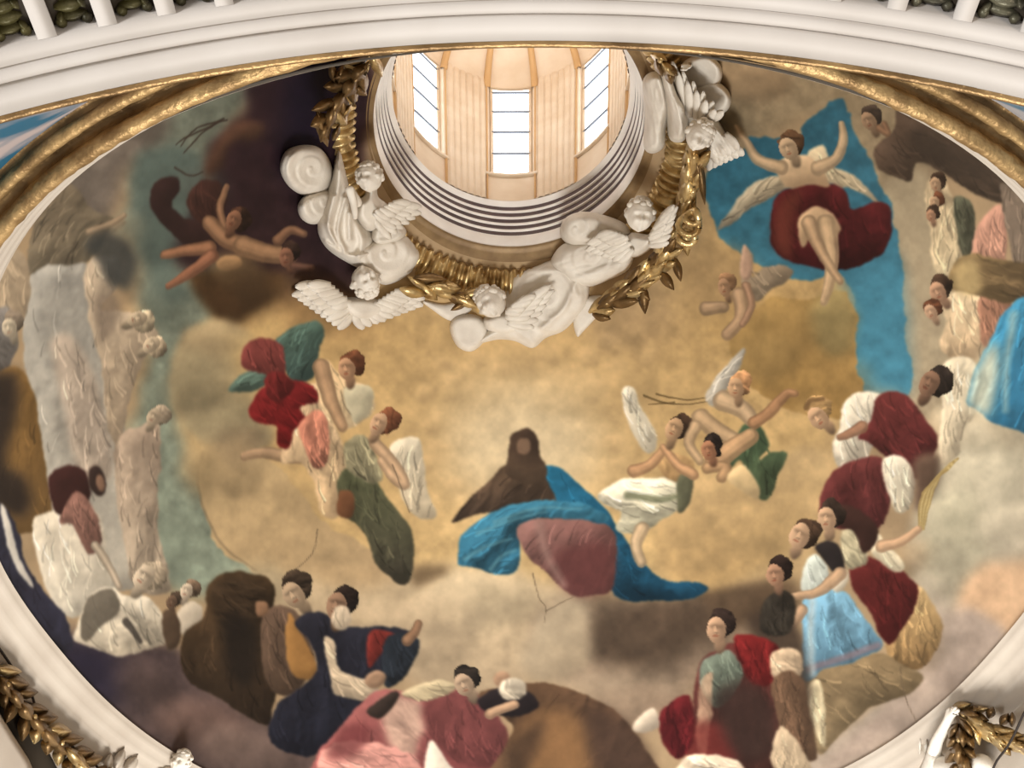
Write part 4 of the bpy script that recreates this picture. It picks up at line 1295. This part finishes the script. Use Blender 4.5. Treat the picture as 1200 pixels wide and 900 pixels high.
def leaf_pts(p0, p1, w, h0, up=.10, curl=.05, surf=None, ridge=.03, n=7, shape=1.0, bend=0.0, feather=False):
    """a pointed leaf or feather lying over a surface: cupped top, midrib, closed underside"""
    surf = surf or DOME
    p0, p1 = np.asarray(p0, float), np.asarray(p1, float)
    d = p1 - p0
    L = np.linalg.norm(d) + 1e-6
    d /= L
    s = np.array([-d[1], d[0]])
    t = np.linspace(0, 1, n)
    wd = w * .5 * np.clip(np.sin(np.pi * (t ** shape * .92 + .06)), .06, 1)
    if feather:
        wd = w * .5 * np.clip(.5 + 1.1 * t, 0, 1) * np.sqrt(np.clip(1 - t ** 4, .06, 1))
    lat = np.array([-1, -.5, 0, .5, 1])
    px = p0 + (t * L)[:, None, None] * d + (wd[:, None] * lat[None])[..., None] * s + (bend * np.sin(np.pi * t) * w)[:, None, None] * s
    top = h0 + up * np.sin(np.pi * np.clip(t * .8 + .15, 0, 1))[:, None] * (1 - .7 * lat[None] ** 2) + ridge * np.array([0, -.35, 1, -.35, 0])[None] + curl * t[:, None] ** 2
    bot = h0 - .03 + curl * t[:, None] ** 2 + 0 * lat[None]
    A = surf.hit(px, top)
    B = surf.hit(px[:, 1:4], bot[:, 1:4])
    V = np.concatenate([A.reshape(-1, 3), B.reshape(-1, 3)])
    F_ = list(grid_faces(n, 5))
    o = n * 5
    for i in range(n - 1):
        a, b = o + i * 3, o + (i + 1) * 3
        F_ += [(a, a + 1, b + 1, b), (a + 1, a + 2, b + 2, b + 1), (i * 5, a, b, (i + 1) * 5), (a + 2, i * 5 + 4, (i + 1) * 5 + 4, b + 2)]
    F_ += [(0, 1, o + 1, o), (1, 2, 3, o + 1), (3, 4, o + 2, o + 1)]
    e, oe = (n - 1) * 5, o + (n - 1) * 3
    F_ += [(e + 1, e, oe, oe + 1), (e + 3, e + 2, e + 1, oe + 1), (e + 4, e + 3, oe + 1, oe + 2)]
    return V, np.array(F_)


def leaf(name, p0, p1, w, h0, mtl, parent, **k):
    V, F_ = leaf_pts(p0, p1, w, h0, **k)
    return mesh_np(name, V, F_, mtl, parent)


def lerp_line(L, t):
    L = np.asarray(L, float)
    x = t * (len(L) - 1)
    i = min(int(x), len(L) - 2)
    return L[i] + (L[i + 1] - L[i]) * (x - i)


def wing(parent, rows, mtl=None, name='wing'):
    """rows of overlapping feathers; row = (root line, tip line, count, width, height)"""
    mb = MB()
    for root, tip, n, wd, h in rows:
        for i in range(n):
            t = i / max(n - 1, 1)
            V, F_ = leaf_pts(lerp_line(root, t), lerp_line(tip, t), wd, h + .012 * (i % 2) + .01 * t, up=.05, curl=.0, ridge=.012, n=7, feather=True)
            mb.add(V, F_)
    return mb.build(name, mtl or M['stucco'], parent)


def frame_at(px, py, roll=0, yaw=0, pitch=0):
    f = -pxdir(px, py)
    r = RT - f * (RT @ f)
    r /= np.linalg.norm(r)
    u = np.cross(f, r)
    u *= np.sign(u @ UPV)
    B = Matrix(((r[0], f[0], u[0]), (r[1], f[1], u[1]), (r[2], f[2], u[2])))
    Rm = B @ Matrix.Rotation(math.radians(roll), 3, 'Y') @ Matrix.Rotation(math.radians(yaw), 3, 'Z') @ Matrix.Rotation(math.radians(pitch), 3, 'X')
    return np.array(Rm)


def head_mesh(nu=56, nv=40):
    u = np.linspace(-np.pi, np.pi, nu, endpoint=False)      # longitude, 0 = face
    v = np.linspace(-np.pi / 2 + .03, np.pi / 2 - .03, nv)
    U, V = np.meshgrid(u, v, indexing='ij')

    def g(lo, la, sl, sa, am):
        return 1.9 * am * np.exp(-((np.abs(U) - abs(lo)) / sl) ** 2 - ((V - la) / sa) ** 2)
    r = np.ones(U.shape)
    front = np.exp(-(U / 1.1) ** 2)
    r += g(0, .02, .10, .17, .09) + g(0, -.16, .13, .10, .19) + g(.13, -.18, .07, .07, .06)
    r += g(.34, .06, .16, .12, -.17) + g(.34, .02, .10, .06, .07) + g(.34, .26, .26, .07, .06)
    r += g(.50, -.28, .22, .2, .08) + g(0, -.41, .2, .045, .06) + g(0, -.55, .17, .05, .07) + g(0, -.48, .22, .022, -.05)
    r += g(0, -.82, .24, .14, .10) + g(0, -.30, .06, .05, .02)
    r += g(1.5, -.05, .10, .2, .14) + g(0, .55, .6, .25, .04)
    r *= 1 - .12 * np.clip(-V - .5, 0, 1) * (1 - front)
    x = .80 * r * np.cos(V) * np.sin(U)
    y = .92 * r * np.cos(V) * np.cos(U)
    z = 1.02 * r * np.sin(V)
    return np.stack([x, y, z], -1)


HEAD = head_mesh()
HEADF = grid_faces(HEAD.shape[0], HEAD.shape[1], True)


def cherub_head(parent, px, py, rpx, h, roll=0, yaw=0, pitch=0, surf=None, seed=1, full=True):
    surf = surf or DOME
    c = surf.hit(np.array([[px, py]], float), np.array([h]))[0]
    s = rpx * 1.12 * px_unit(c)
    Rm = frame_at(px, py, roll, yaw, pitch)
    o = mesh_np('head', c + (HEAD.reshape(-1, 3) * s) @ Rm.T, HEADF, M['stucco'], parent)
    r = np.random.default_rng(seed)
    mb = MB()
    for i in range(60):                                      # hair: rows of curls over the crown
        lo = r.uniform(-math.pi, math.pi)
        la = r.uniform(.72, 1.5) if abs(lo) < 1.05 else r.uniform(-.25, 1.4)
        d = .93 * np.array([.84 * math.cos(la) * math.sin(lo), .95 * math.cos(la) * math.cos(lo), 1.06 * math.sin(la)])
        rr = r.uniform(.17, .26)
        q = sphere_pts(d, (rr, rr * .9, rr * .8), 8, 6)
        mb.grid(c + (q.reshape(-1, 3) * s) @ Rm.T.copy() if False else (c + (q.reshape(-1, 3) * s) @ Rm.T).reshape(q.shape), cu=True)
    mb.build('hair', M['stucco'], o)
    return o


def body(name, nodes, edges, mtl, parent, surf=None, sub=2):
    """one continuous skinned figure; node = (px, py, height, radius in px)"""
    surf = surf or DOME
    N = np.array(nodes, float)
    P = surf.hit(N[:, :2], N[:, 2])
    me = bpy.data.meshes.new(name)
    me.from_pydata([tuple(p) for p in P], edges, [])
    o = bpy.data.objects.new(name, me)
    COL.objects.link(o)
    md = o.modifiers.new('skin', 'SKIN')
    md.use_smooth_shade = True
    sb = o.modifiers.new('sub', 'SUBSURF')
    sb.levels = sb.render_levels = sub
    for i, p in enumerate(P):
        r = N[i, 3] * px_unit(p)
        me.skin_vertices[0].data[i].radius = (r, r)
    me.skin_vertices[0].data[0].use_root = True
    dg = bpy.context.evaluated_depsgraph_get()
    m2 = bpy.data.meshes.new_from_object(o.evaluated_get(dg))
    bpy.data.objects.remove(o)
    m2.name = name
    m2.materials.clear()
    m2.materials.append(mtl)
    o = bpy.data.objects.new(name, m2)
    COL.objects.link(o)
    o.parent = parent
    return o


ST, GD, BZ = M['stucco'], M['gold'], M['bronze']
HR_ = .62        # height of things that ride over the gilt ring

# ---- left group: draped child angel beside puffed cloud
g = 'white stucco clouds round the oculus'
t = thing('stucco_cloud', 'round white stucco cloud lobes beside the draped child angel under the dark painted cloud', 'cloud', g)
relief('cloud_lobe', [(328, 198), (334, 178), (352, 170), (374, 173), (388, 192), (390, 214), (378, 228), (356, 229), (338, 218)], .34, 12, ST, t, swirl=[(366, 198, 13, .06, 40)])
relief('cloud_lobe', [(349, 240), (362, 226), (386, 222), (398, 236), (388, 254), (368, 263), (353, 256)], .38, 12, ST, t, swirl=[(380, 236, 11, .05, 30)])
ch = 'winged children of white stucco round the oculus'
t = thing('stucco_cherub', 'white stucco child angel in flowing drapery at the dark cloud side of the oculus ring', 'sculpture', ch)
relief('drapery', [(397, 176), (405, 200), (414, 236), (428, 262), (444, 282), (442, 305), (428, 316), (404, 306), (382, 290), (372, 268), (378, 240), (388, 208)], .55, 16, ST, t,
       ridges=[([(396, 182), (396, 220), (386, 262)], 4, .12), ([(402, 200), (408, 240), (410, 280)], 4, .14), ([(390, 230), (384, 262), (394, 286)], 3, .12), ([(404, 232), (396, 270), (404, 294)], 3, .12), ([(412, 250), (424, 280), (420, 304)], 4, .12), ([(380, 284), (410, 300), (436, 296)], 3, .12)])
relief('drapery', [(440, 262), (462, 258), (476, 270), (470, 284), (446, 290), (434, 280)], .7, 10, ST, t, ridges=[([(440, 284), (460, 282), (472, 274)], 3, .08)])
relief('torso', [(418, 236), (427, 228), (430, 214), (441, 214), (443, 230), (454, 240), (452, 256), (442, 270), (428, 270), (416, 254)], .86, 11, ST, t)
body('arm', [(420, 240, .85, 6.5), (412, 226, .95, 6), (409, 220, 1.0, 5.5), (414, 236, 1.05, 5), (416, 250, 1.05, 4), (416, 257, 1.05, 3)], [(0, 1), (1, 2), (2, 3), (3, 4), (4, 5)], ST, t)
cherub_head(t, 433, 208, 15.5, 1.0, -8, 28, 8, seed=1)
wing(t, [([(438, 256), (462, 246)], [(458, 280), (494, 250)], 6, 11, .82), ([(438, 250), (464, 240)], [(464, 268), (494, 242)], 6, 11, .9), ([(440, 246), (460, 238)], [(458, 258), (482, 238)], 5, 11, .98)])
t = thing('stucco_cloud', 'white stucco cloud with shell-like swirl above the down-facing cherub', 'cloud', g)
relief('cloud_lobe', [(412, 292), (436, 280), (470, 274), (488, 290), (492, 304), (478, 322), (452, 334), (430, 322), (416, 308)], .6, 14, ST, t, base=.05, swirl=[(452, 296, 14, .10, 46)])
t = thing('stucco_cherub', 'white stucco cherub facing down with two spread wings below the swirl cloud', 'sculpture', ch)
relief('torso', [(398, 352), (418, 348), (446, 352), (456, 362), (436, 374), (414, 372)], .32, 9, ST, t)
cherub_head(t, 428, 330, 17, .62, 160, 18, -10, seed=2)
wing(t, [([(414, 368), (374, 340)], [(396, 386), (342, 346)], 9, 13, .12), ([(412, 360), (376, 334)], [(384, 374), (346, 336)], 7, 14, .2), ([(412, 354), (388, 334)], [(388, 360), (360, 334)], 6, 14, .27)])
wing(t, [([(414, 366), (464, 348)], [(426, 386), (496, 358)], 9, 14, .12), ([(428, 360), (466, 342)], [(452, 376), (498, 350)], 7, 14, .2), ([(438, 356), (462, 342)], [(464, 364), (490, 344)], 6, 14, .27)])
# ---- lower centre: cherub, disc cloud and the long bank of cloud
t = thing('stucco_cloud', 'flat round white stucco cloud disc under the cherub at the lowest point of the ring', 'cloud', g)
relief('cloud_lobe', [(527, 386), (532, 372), (548, 368), (564, 372), (572, 388), (566, 402), (552, 412), (536, 406)], .26, 8, ST, t)
relief('cloud_lobe', [(494, 352), (520, 356), (540, 352), (556, 356), (545, 370), (528, 376), (508, 364)], .12, 8, ST, t)
t = thing('stucco_cloud', 'long heaped bank of white stucco cloud with swirls along the gilt laurel', 'cloud', g)
relief('cloud_lobe', [(594, 338), (604, 322), (628, 312), (652, 304), (676, 312), (690, 330), (688, 356), (676, 372), (660, 388), (640, 396), (624, 408), (604, 400), (584, 398), (560, 402), (572, 386), (590, 370)], .42, 16, ST, t,
       swirl=[(640, 350, 15, .08, 60)], ridges=[([(620, 316), (660, 320), (676, 346)], 4, .1), ([(676, 330), (660, 362), (636, 384)], 4, .1)])
relief('cloud_lobe', [(646, 312), (650, 296), (664, 284), (690, 280), (720, 286), (742, 296), (736, 316), (714, 328), (690, 336), (664, 330)], .62, 14, ST, t, base=.05, swirl=[(690, 300, 14, .07, 50)], folds=(-20, 10, .05, 6))
relief('cloud_lobe', [(656, 274), (662, 256), (682, 248), (708, 252), (732, 262), (738, 276), (716, 284), (690, 290), (668, 288)], .72, 12, ST, t, base=.08, swirl=[(676, 268, 14, .08, 40)])
relief('cloud_lobe', [(672, 372), (684, 350), (706, 346), (714, 352), (704, 366), (684, 388), (676, 394)], .14, 6, ST, t)
t = thing('stucco_cherub', 'white stucco cherub bust leaning back on the disc cloud with one raised wing', 'sculpture', ch)
relief('torso', [(566, 374), (580, 366), (598, 366), (614, 378), (608, 390), (590, 394), (572, 388)], .5, 10, ST, t)
cherub_head(t, 575, 354, 18, .7, -42, 24, 12, seed=3)
wing(t, [([(594, 378), (608, 364)], [(626, 384), (650, 340)], 6, 12, .68), ([(592, 372), (606, 360)], [(622, 372), (646, 334)], 6, 12, .76), ([(592, 366), (602, 358)], [(612, 366), (628, 346)], 5, 12, .84)])
# ---- right cherub
t = thing('stucco_cherub', 'white stucco cherub with curly head and two open wings between swirl cloud and gilt laurel', 'sculpture', ch)
relief('torso', [(728, 280), (740, 272), (756, 274), (770, 276), (762, 292), (744, 302), (728, 294)], .85, 9, ST, t)
cherub_head(t, 750, 252, 17.5, 1.05, 6, -8, -4, seed=4)
wing(t, [([(742, 292), (718, 280)], [(724, 308), (686, 294)], 7, 12, .9), ([(740, 284), (718, 274)], [(712, 298), (688, 286)], 6, 12, .98), ([(736, 278), (720, 272)], [(712, 286), (698, 278)], 5, 12, 1.06)])
wing(t, [([(760, 288), (768, 270)], [(784, 284), (794, 242)], 6, 11, .9), ([(760, 280), (768, 266)], [(778, 270), (790, 240)], 5, 11, .98)])
# ---- upper right group
t = thing('stucco_cloud', 'two hanging white stucco cloud lobes overlapping the brown band of the oculus', 'cloud', g)
relief('cloud_lobe', [(753, 96), (764, 84), (778, 90), (784, 120), (780, 150), (778, 172), (764, 180), (754, 170), (756, 130)], .75, 10, ST, t, folds=(85, 9, .05, 6), base=.1)
relief('cloud_lobe', [(772, 84), (786, 86), (796, 108), (806, 130), (806, 156), (798, 167), (784, 162), (780, 130)], .85, 10, ST, t, folds=(75, 9, .05, 6), base=.1)
t = thing('stucco_cloud', 'smooth scalloped white stucco cloud against the tan painted cloud by the arch', 'cloud', g)
relief('cloud_lobe', [(798, 76), (812, 66), (830, 64), (844, 76), (846, 92), (836, 106), (812, 106), (800, 92)], .3, 8, ST, t)
relief('cloud_lobe', [(812, 104), (834, 94), (850, 102), (857, 116), (852, 130), (838, 134), (822, 126)], .34, 8, ST, t)
t = thing('stucco_cherub', 'white stucco cherub with upswept feathers below the scalloped cloud', 'sculpture', ch)
relief('torso', [(800, 120), (820, 124), (838, 136), (852, 160), (858, 178), (846, 190), (826, 186), (812, 170), (806, 146)], .55, 12, ST, t, folds=(60, 9, .07, 5))
cherub_head(t, 820, 158, 16.5, .95, 30, -18, -14, seed=14)
wing(t, [([(800, 128), (832, 142)], [(788, 72), (848, 130)], 6, 12, .6), ([(802, 136), (828, 144)], [(794, 84), (838, 128)], 5, 12, .68)])
wing(t, [([(836, 178), (856, 170)], [(830, 200), (872, 182)], 7, 12, .35), ([(832, 172), (850, 156)], [(842, 192), (866, 176)], 6, 12, .43)])

# ---- gilt laurel leaves
gl = 'gilt laurel sprays round the oculus'


def laurel(label, spine, n, L, w, h, seed, spread=34, mix=.35, surf=None, extra=(), group=gl, name='gilt_garland'):
    t = thing(name, label, 'garland', group)
    S = spline(spine, 8)
    r = np.random.default_rng(seed)
    seg = np.concatenate([[0], np.cumsum(np.linalg.norm(np.diff(S, axis=0), axis=1))])
    for i in range(n):
        q = seg[-1] * (i + .2) / n
        p = np.array([np.interp(q, seg, S[:, 0]), np.interp(q, seg, S[:, 1])])
        p2 = np.array([np.interp(min(q + 4, seg[-1]), seg, S[:, 0]), np.interp(min(q + 4, seg[-1]), seg, S[:, 1])])
        if q + 4 > seg[-1]:
            p2, p = p2, p - (S[-1] - S[-3]) * .5
        a = math.atan2(*(p2 - p)[::-1]) + math.radians([-spread, spread, 0][i % 3] + r.uniform(-12, 12))
        l = L * r.uniform(.8, 1.2)
        off = np.array([-math.sin(a), math.cos(a)]) * r.uniform(-.15, .15) * w
        leaf('leaf', p + off, p + off + l * np.array([math.cos(a), math.sin(a)]), 1.25 * w * r.uniform(.85, 1.15), h + .08 * (i % 3 == 2) + r.uniform(0, .06), GD if r.random() > mix else BZ, t, up=.12, curl=.08, surf=surf, ridge=.04)
    for p0_, p1_, w_, m_ in extra:
        leaf('leaf', p0_, p1_, w_, h + .02, m_, t, up=.13, curl=.08, surf=surf, ridge=.04)
    for k in range(max(2, n // 6)):
        q = seg[-1] * (k + .7) / max(2, n // 6)
        p = np.array([[np.interp(q, seg, S[:, 0]) + r.uniform(-3, 3), np.interp(q, seg, S[:, 1]) + r.uniform(-3, 3)]])
        c = (surf or DOME).hit(p, np.array([h + .2]))[0]
        mb = MB()
        mb.grid(sphere_pts(c, 3.2 * px_unit(c), 9, 7), cu=True)
        mb.build('berry', GD, t)
    return t


t = laurel('tarnished gilt leaf spray hanging over the dark painted cloud beside the arch', [(436, 62), (416, 92), (396, 118), (384, 146)], 15, 30, 13, .55, 11, 50, .7,
           extra=[((372, 130), (384, 172), 15, BZ), ((392, 116), (372, 128), 12, BZ), ((402, 76), (396, 100), 12, BZ), ((388, 74), (392, 98), 10, BZ), ((420, 96), (434, 70), 9, GD), ((415, 100), (430, 112), 12, BZ), ((400, 140), (412, 122), 8, GD), ((390, 165), (398, 146), 9, BZ)])
laurel('gilt laurel spray lying between the swirl cloud and the lowest cherub', [(482, 326), (510, 338), (540, 348), (556, 354)], 8, 34, 12, .5, 12, 16, .3,
       extra=[((478, 324), (504, 340), 9, GD), ((468, 338), (500, 346), 15, GD), ((500, 334), (536, 350), 14, GD), ((530, 344), (556, 352), 10, GD), ((550, 352), (528, 364), 9, BZ)])
t = laurel('long thick gilt laurel swag climbing past the curly headed cherub', [(688, 366), (716, 352), (744, 332), (768, 310), (786, 284), (798, 252), (806, 220), (816, 180)], 44, 34, 13, .55, 13, 20, .35,
           extra=[((752, 330), (756, 368), 14, BZ), ((744, 338), (762, 352), 11, BZ), ((772, 316), (790, 340), 13, BZ), ((790, 300), (798, 330), 11, BZ), ((800, 262), (806, 300), 16, GD), ((818, 180), (826, 240), 10, BZ), ((812, 176), (822, 214), 8, BZ), ((694, 368), (716, 374), 12, BZ), ((806, 190), (812, 164), 9, GD), ((796, 240), (812, 212), 10, GD), ((808, 284), (790, 262), 16, GD)])
for cx, cy, rr in ((808, 262, 13), (812, 254, 8), (806, 276, 10)):      # the knot of the swag
    c = DOME.hit(np.array([[cx, cy]], float), np.array([.95]))[0]
    a = np.linspace(0, 2 * np.pi, 15)[:-1]
    Rm = frame_at(cx, cy, 20, 30, 0)
    s = px_unit(c)
    Cc = c + (np.stack([rr * np.cos(a), 4 * np.sin(2 * a), rr * np.sin(a)], 1) * s) @ Rm.T
    T = tube_pts(np.concatenate([Cc, Cc[:1]]), 4.2 * s, 8)
    grid('knot', T, GD, t, cv=True)
laurel('short gilt laurel tip showing between the two hanging cloud lobes and the arch', [(762, 62), (776, 74), (786, 86)], 5, 22, 9, .9, 14, 24, .5)

# ---- coffered soffit of the near arch: dark gilt foliage panels between white straps
ASURF = Surf(lambda p, s: arch(p, s, .13), (-1.2, 1.2), (2.6, 3.5), (300, 60))


def _an(p, s):
    return np.stack([-np.sin(p), 0 * p, -np.cos(p)], -1)


ASURF.normal = _an
fl = 'foliage panels of the near arch'
fi = ASURF
PB = dict(L=[(8, 52), (53, 42), (125, 31), (195, 18), (268, 6)], Rr=[(905, -8), (976, 4), (1053, 14), (1130, 31), (1199, 46)])


def arch_phi(px, py):
    i = ((fi.q - np.array([px, py])) ** 2).sum(1).argmin()
    return fi.pp[i]


fL = [arch_phi(*p) for p in PB['L'][1:]]
stepL = (fL[-1] - fL[0]) / (len(fL) - 1)
fR = [arch_phi(*p) for p in PB['Rr'][:4]]
stepR = (fR[-1] - fR[0]) / (len(fR) - 1)
straps = [fL[0] + stepL * k for k in range(-2, 5)] + [fR[-1] - stepR * k for k in range(-2, 5)]
side = ['left'] * 7 + ['right'] * 7
mb_r = [np.stack([arch(fa, y, d) for y, d in [(3.455, .128), (2.99, .128)]], 1)]
grid('coffer_ground', mb_r[0], M['shadow'], ta)  # dark backing paints the shade behind the foliage
HWS = .0080
for f0 in straps:
    V = []
    for y, d in [(3.468, .13), (3.468, -.004), (3.40, .012), (3.30, .02), (3.15, .02), (3.02, .0), (3.0, .13)]:
        V.append(arch(np.array([f0 - HWS, f0 - HWS * .9, f0 + HWS * .9, f0 + HWS]), y, np.array([.13, d, d, .13]) if False else d))
    P = np.stack(V, 0)
    P2 = np.stack([arch(np.array([f0 - HWS] * 1), y, .13)[0] for y in (3.468, 3.0)])
    mb = MB()
    ys = [3.468, 3.42, 3.34, 3.2, 3.05, 2.99]
    ds = [-.004, .004, .014, .018, .012, .0]
    mb.grid(np.stack([np.concatenate([arch(np.array([f0 - HWS]), y, .13), arch(np.array([f0 - HWS]), y, d), arch(np.array([f0 + HWS]), y, d), arch(np.array([f0 + HWS]), y, .13)]) for y, d in zip(ys, ds)]))
    mb.build('strap', M['arch'], ta, smooth=False)
pan = []
for k in range(len(straps) - 1):
    if k == 6:
        continue
    a0, a1 = sorted((straps[k], straps[k + 1]))
    pan.append((a0 + HWS * 1.5, a1 - HWS * 1.5, side[k], k))


def arch_leaf(pa, pb, wdt, h, up):
    """leaf on the arch soffit; pa, pb = (phi, y)"""
    n = 7
    t = np.linspace(0, 1, n)
    pa, pb = np.array(pa), np.array(pb)
    d = (pb - pa) * [RA, 1]
    s = np.array([-d[1], d[0]]) / np.linalg.norm(d)
    wd = wdt * .5 * np.clip(np.sin(np.pi * (t ** 1.1 * .9 + .06)), .1, 1)
    lat = np.array([-1, -.5, 0, .5, 1])
    C_ = pa + t[:, None] * (pb - pa)
    off = (wd[:, None] * lat)[..., None] * s
    ph_, y_ = C_[:, None, 0] + off[..., 0] / RA, C_[:, None, 1] + off[..., 1]
    top = .125 - h - up * np.sin(np.pi * np.clip(t * .85 + .1, 0, 1))[:, None] * (1 - .75 * lat ** 2) - .006 * np.array([0, -.4, 1, -.4, 0])
    A = arch(ph_, y_, top)
    B = arch(ph_, y_, .13 + 0 * top)
    V = np.concatenate([A.reshape(-1, 3), B.reshape(-1, 3)])
    F_ = list(grid_faces(n, 5))
    o = n * 5
    for i in range(n - 1):
        F_ += [(i * 5, o + i * 5, o + i * 5 + 5, i * 5 + 5), (i * 5 + 4, i * 5 + 9, o + i * 5 + 9, o + i * 5 + 4)]
    F_ += [(j, j + 1, o + j + 1, o + j) for j in range(4)] + [(o - 5 + j, 2 * o - 5 + j, 2 * o - 4 + j, o - 4 + j) for j in range(4)]
    return V, np.array(F_)


for a0, a1, sd_, k in pan:
    w_ = a1 - a0
    c_ = (a0 + a1) / 2
    r = np.random.default_rng(100 + k)
    for y, wd in ((3.405, .085), (3.33, .105), (3.25, .105), (3.17, .11), (3.09, .11), (3.02, .1)):
        j = r.uniform(-.008, .008)
        dr_ = 1 if r.random() < .5 else -1
        V, F_ = arch_leaf((c_ - dr_ * .47 * w_, y + j), (c_ + dr_ * .44 * w_, y - j), wd, .012 * r.random(), .05 * r.uniform(.8, 1.2))
        mesh_np('foliage', V, F_, M['green'] if sd_ == 'left' else M['greygreen'], ta)
        V, F_ = arch_leaf((c_ + dr_ * .30 * w_, y - .04), (c_ + dr_ * .46 * w_, y + .03), .05, .03, .04)
        mesh_np('foliage', V, F_, M['green'] if sd_ == 'left' else M['greygreen'], ta)
    for s_ in (-.4, .4):
        c = arch(np.array([c_ + s_ * w_]), 3.43, .09)[0]
        mb = MB()
        mb.grid(sphere_pts(c, .028, 9, 6), cu=True)
        mb.build('berry', M['green'] if sd_ == 'left' else M['greygreen'], ta)

# ---- lower corners: gilt garlands, putti and cables on the wall under the cornice
laurel('tarnished gilt leaf festoon on the wall under the cornice beside a black cable', [(-8, 782), (14, 808), (36, 838), (60, 862), (84, 884), (110, 912)], 28, 32, 13, .08, 21, 50, .7, surf=LOWER, group='gilt festoons on the wall under the cornice', name='gilt_festoon')
laurel('bright gilt leaf festoon held up by the white stucco arm', [(1112, 834), (1130, 838), (1150, 852), (1172, 864), (1198, 872), (1230, 880)], 34, 30, 11, .2, 22, 22, .12, surf=LOWER, group='gilt festoons on the wall under the cornice', name='gilt_festoon',
       extra=[((1146, 838), (1140, 826), 12, BZ), ((1158, 842), (1164, 828), 12, BZ), ((1172, 850), (1182, 836), 12, BZ), ((1186, 852), (1186, 834), 9, BZ)])
laurel('dark tarnished leaf pendant hanging beside the raised stucco arm', [(1124, 842), (1124, 862), (1126, 886), (1128, 912)], 14, 24, 12, .3, 23, 40, .95, surf=LOWER, group='gilt festoons on the wall under the cornice', name='gilt_festoon')
t = thing('stucco_putto', 'white stucco putto raising one arm to hold the bright gilt festoon', 'sculpture')
body('torso', [(1118, 905, .25, 16), (1092, 894, .3, 10), (1080, 915, .3, 9), (1098, 868, .38, 7), (1110, 846, .42, 5.5), (1115, 836, .44, 5), (1113, 829, .46, 2.0), (1117, 828, .47, 2.0), (1121, 829, .47, 2.0), (1124, 832, .46, 1.8), (1110, 834, .46, 1.8), (1150, 900, .25, 15), (1155, 888, .25, 12)],
     [(0, 1), (1, 2), (1, 3), (3, 4), (4, 5), (5, 6), (5, 7), (5, 8), (5, 9), (5, 10), (0, 11), (11, 12)], ST, t, LOWER)
mb = MB()
for q in (((1078, 884), (1078, 860), 7), ((1084, 884), (1086, 866), 7), ((1090, 886), (1094, 874), 6)):
    mb.add(*leaf_pts(q[0], q[1], q[2], .12, surf=LOWER))
mb.build('wing', ST, t)
t = thing('stucco_putto', 'small white stucco putto head at the cornice over the dark cloud edge', 'sculpture')
cherub_head(t, 212, 893, 12, .42, 20, 30, 0, LOWER, 8)
body('torso', [(206, 912, .2, 10), (196, 902, .2, 6), (184, 910, .2, 5)], [(0, 1), (1, 2)], ST, t, LOWER)
t = thing('stucco_rosette', 'worn white stucco scroll leaves on the wall beside the small putto head', 'ornament')
for q in (((134, 904), (146, 876), 13), ((146, 906), (162, 884), 14), ((124, 908), (130, 882), 11)):
    leaf('leaf', q[0], q[1], q[2], .09, M['cream'], t, surf=LOWER, up=.08)
for lab, pts_ in (('black cable sagging down the wall above the tarnished festoon', [(-10, 748), (2, 764), (20, 790), (36, 812), (44, 836), (56, 852), (84, 874), (104, 888), (122, 908)]),
                  ('dark cable crossing the bright gilt festoon', [(1215, 810), (1200, 836), (1190, 858), (1180, 876), (1168, 892), (1160, 910)])):
    S = spline(pts_, 6)
    P = LOWER.hit(S, np.full(len(S), .10 if pts_[0][0] < 0 else .55))
    t = thing('cable', lab, 'cable')
    grid('cord', tube_pts(P, .016 if pts_[0][0] < 0 else .014, 7), M['cable'], t, cv=True)
    if pts_[0][0] < 0:
        for a_, b_ in (((22, 818), (36, 824)), ((80, 878), (86, 873))):
            q = LOWER.hit(np.array([a_, ((a_[0] + b_[0]) / 2, (a_[1] + b_[1]) / 2 + 2), b_], float), np.array([.01, .12, .10]))
            grid('clip', tube_pts(q, .014, 6), M['cable'], t, cv=True)
# pale side rib in the bottom left corner
tr6 = structure(empty('trim_6'))
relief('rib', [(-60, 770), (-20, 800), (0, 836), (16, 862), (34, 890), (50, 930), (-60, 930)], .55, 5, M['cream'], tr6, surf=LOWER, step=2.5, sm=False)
relief('rib_shadow', [(-40, 780), (6, 812), (24, 838), (50, 868), (80, 925), (20, 925), (-60, 820)], .03, 3, M['shadow'], tr6, surf=LOWER, step=2.5, sm=False)  # thin dark sheet, shade of the gap beside the rib put in as colour

# ---- every thing's origin at its own base
bpy.context.view_layer.update()
for o in list(SC.objects):
    if o.type == 'EMPTY' and o.parent is None and o.children:
        pts_ = [Vector(c) for ch_ in o.children if ch_.type == 'MESH' for c in ch_.bound_box]
        c = sum(pts_, Vector()) / len(pts_)
        o.location = c
        for ch_ in o.children:
            ch_.location = Vector(ch_.location) - c
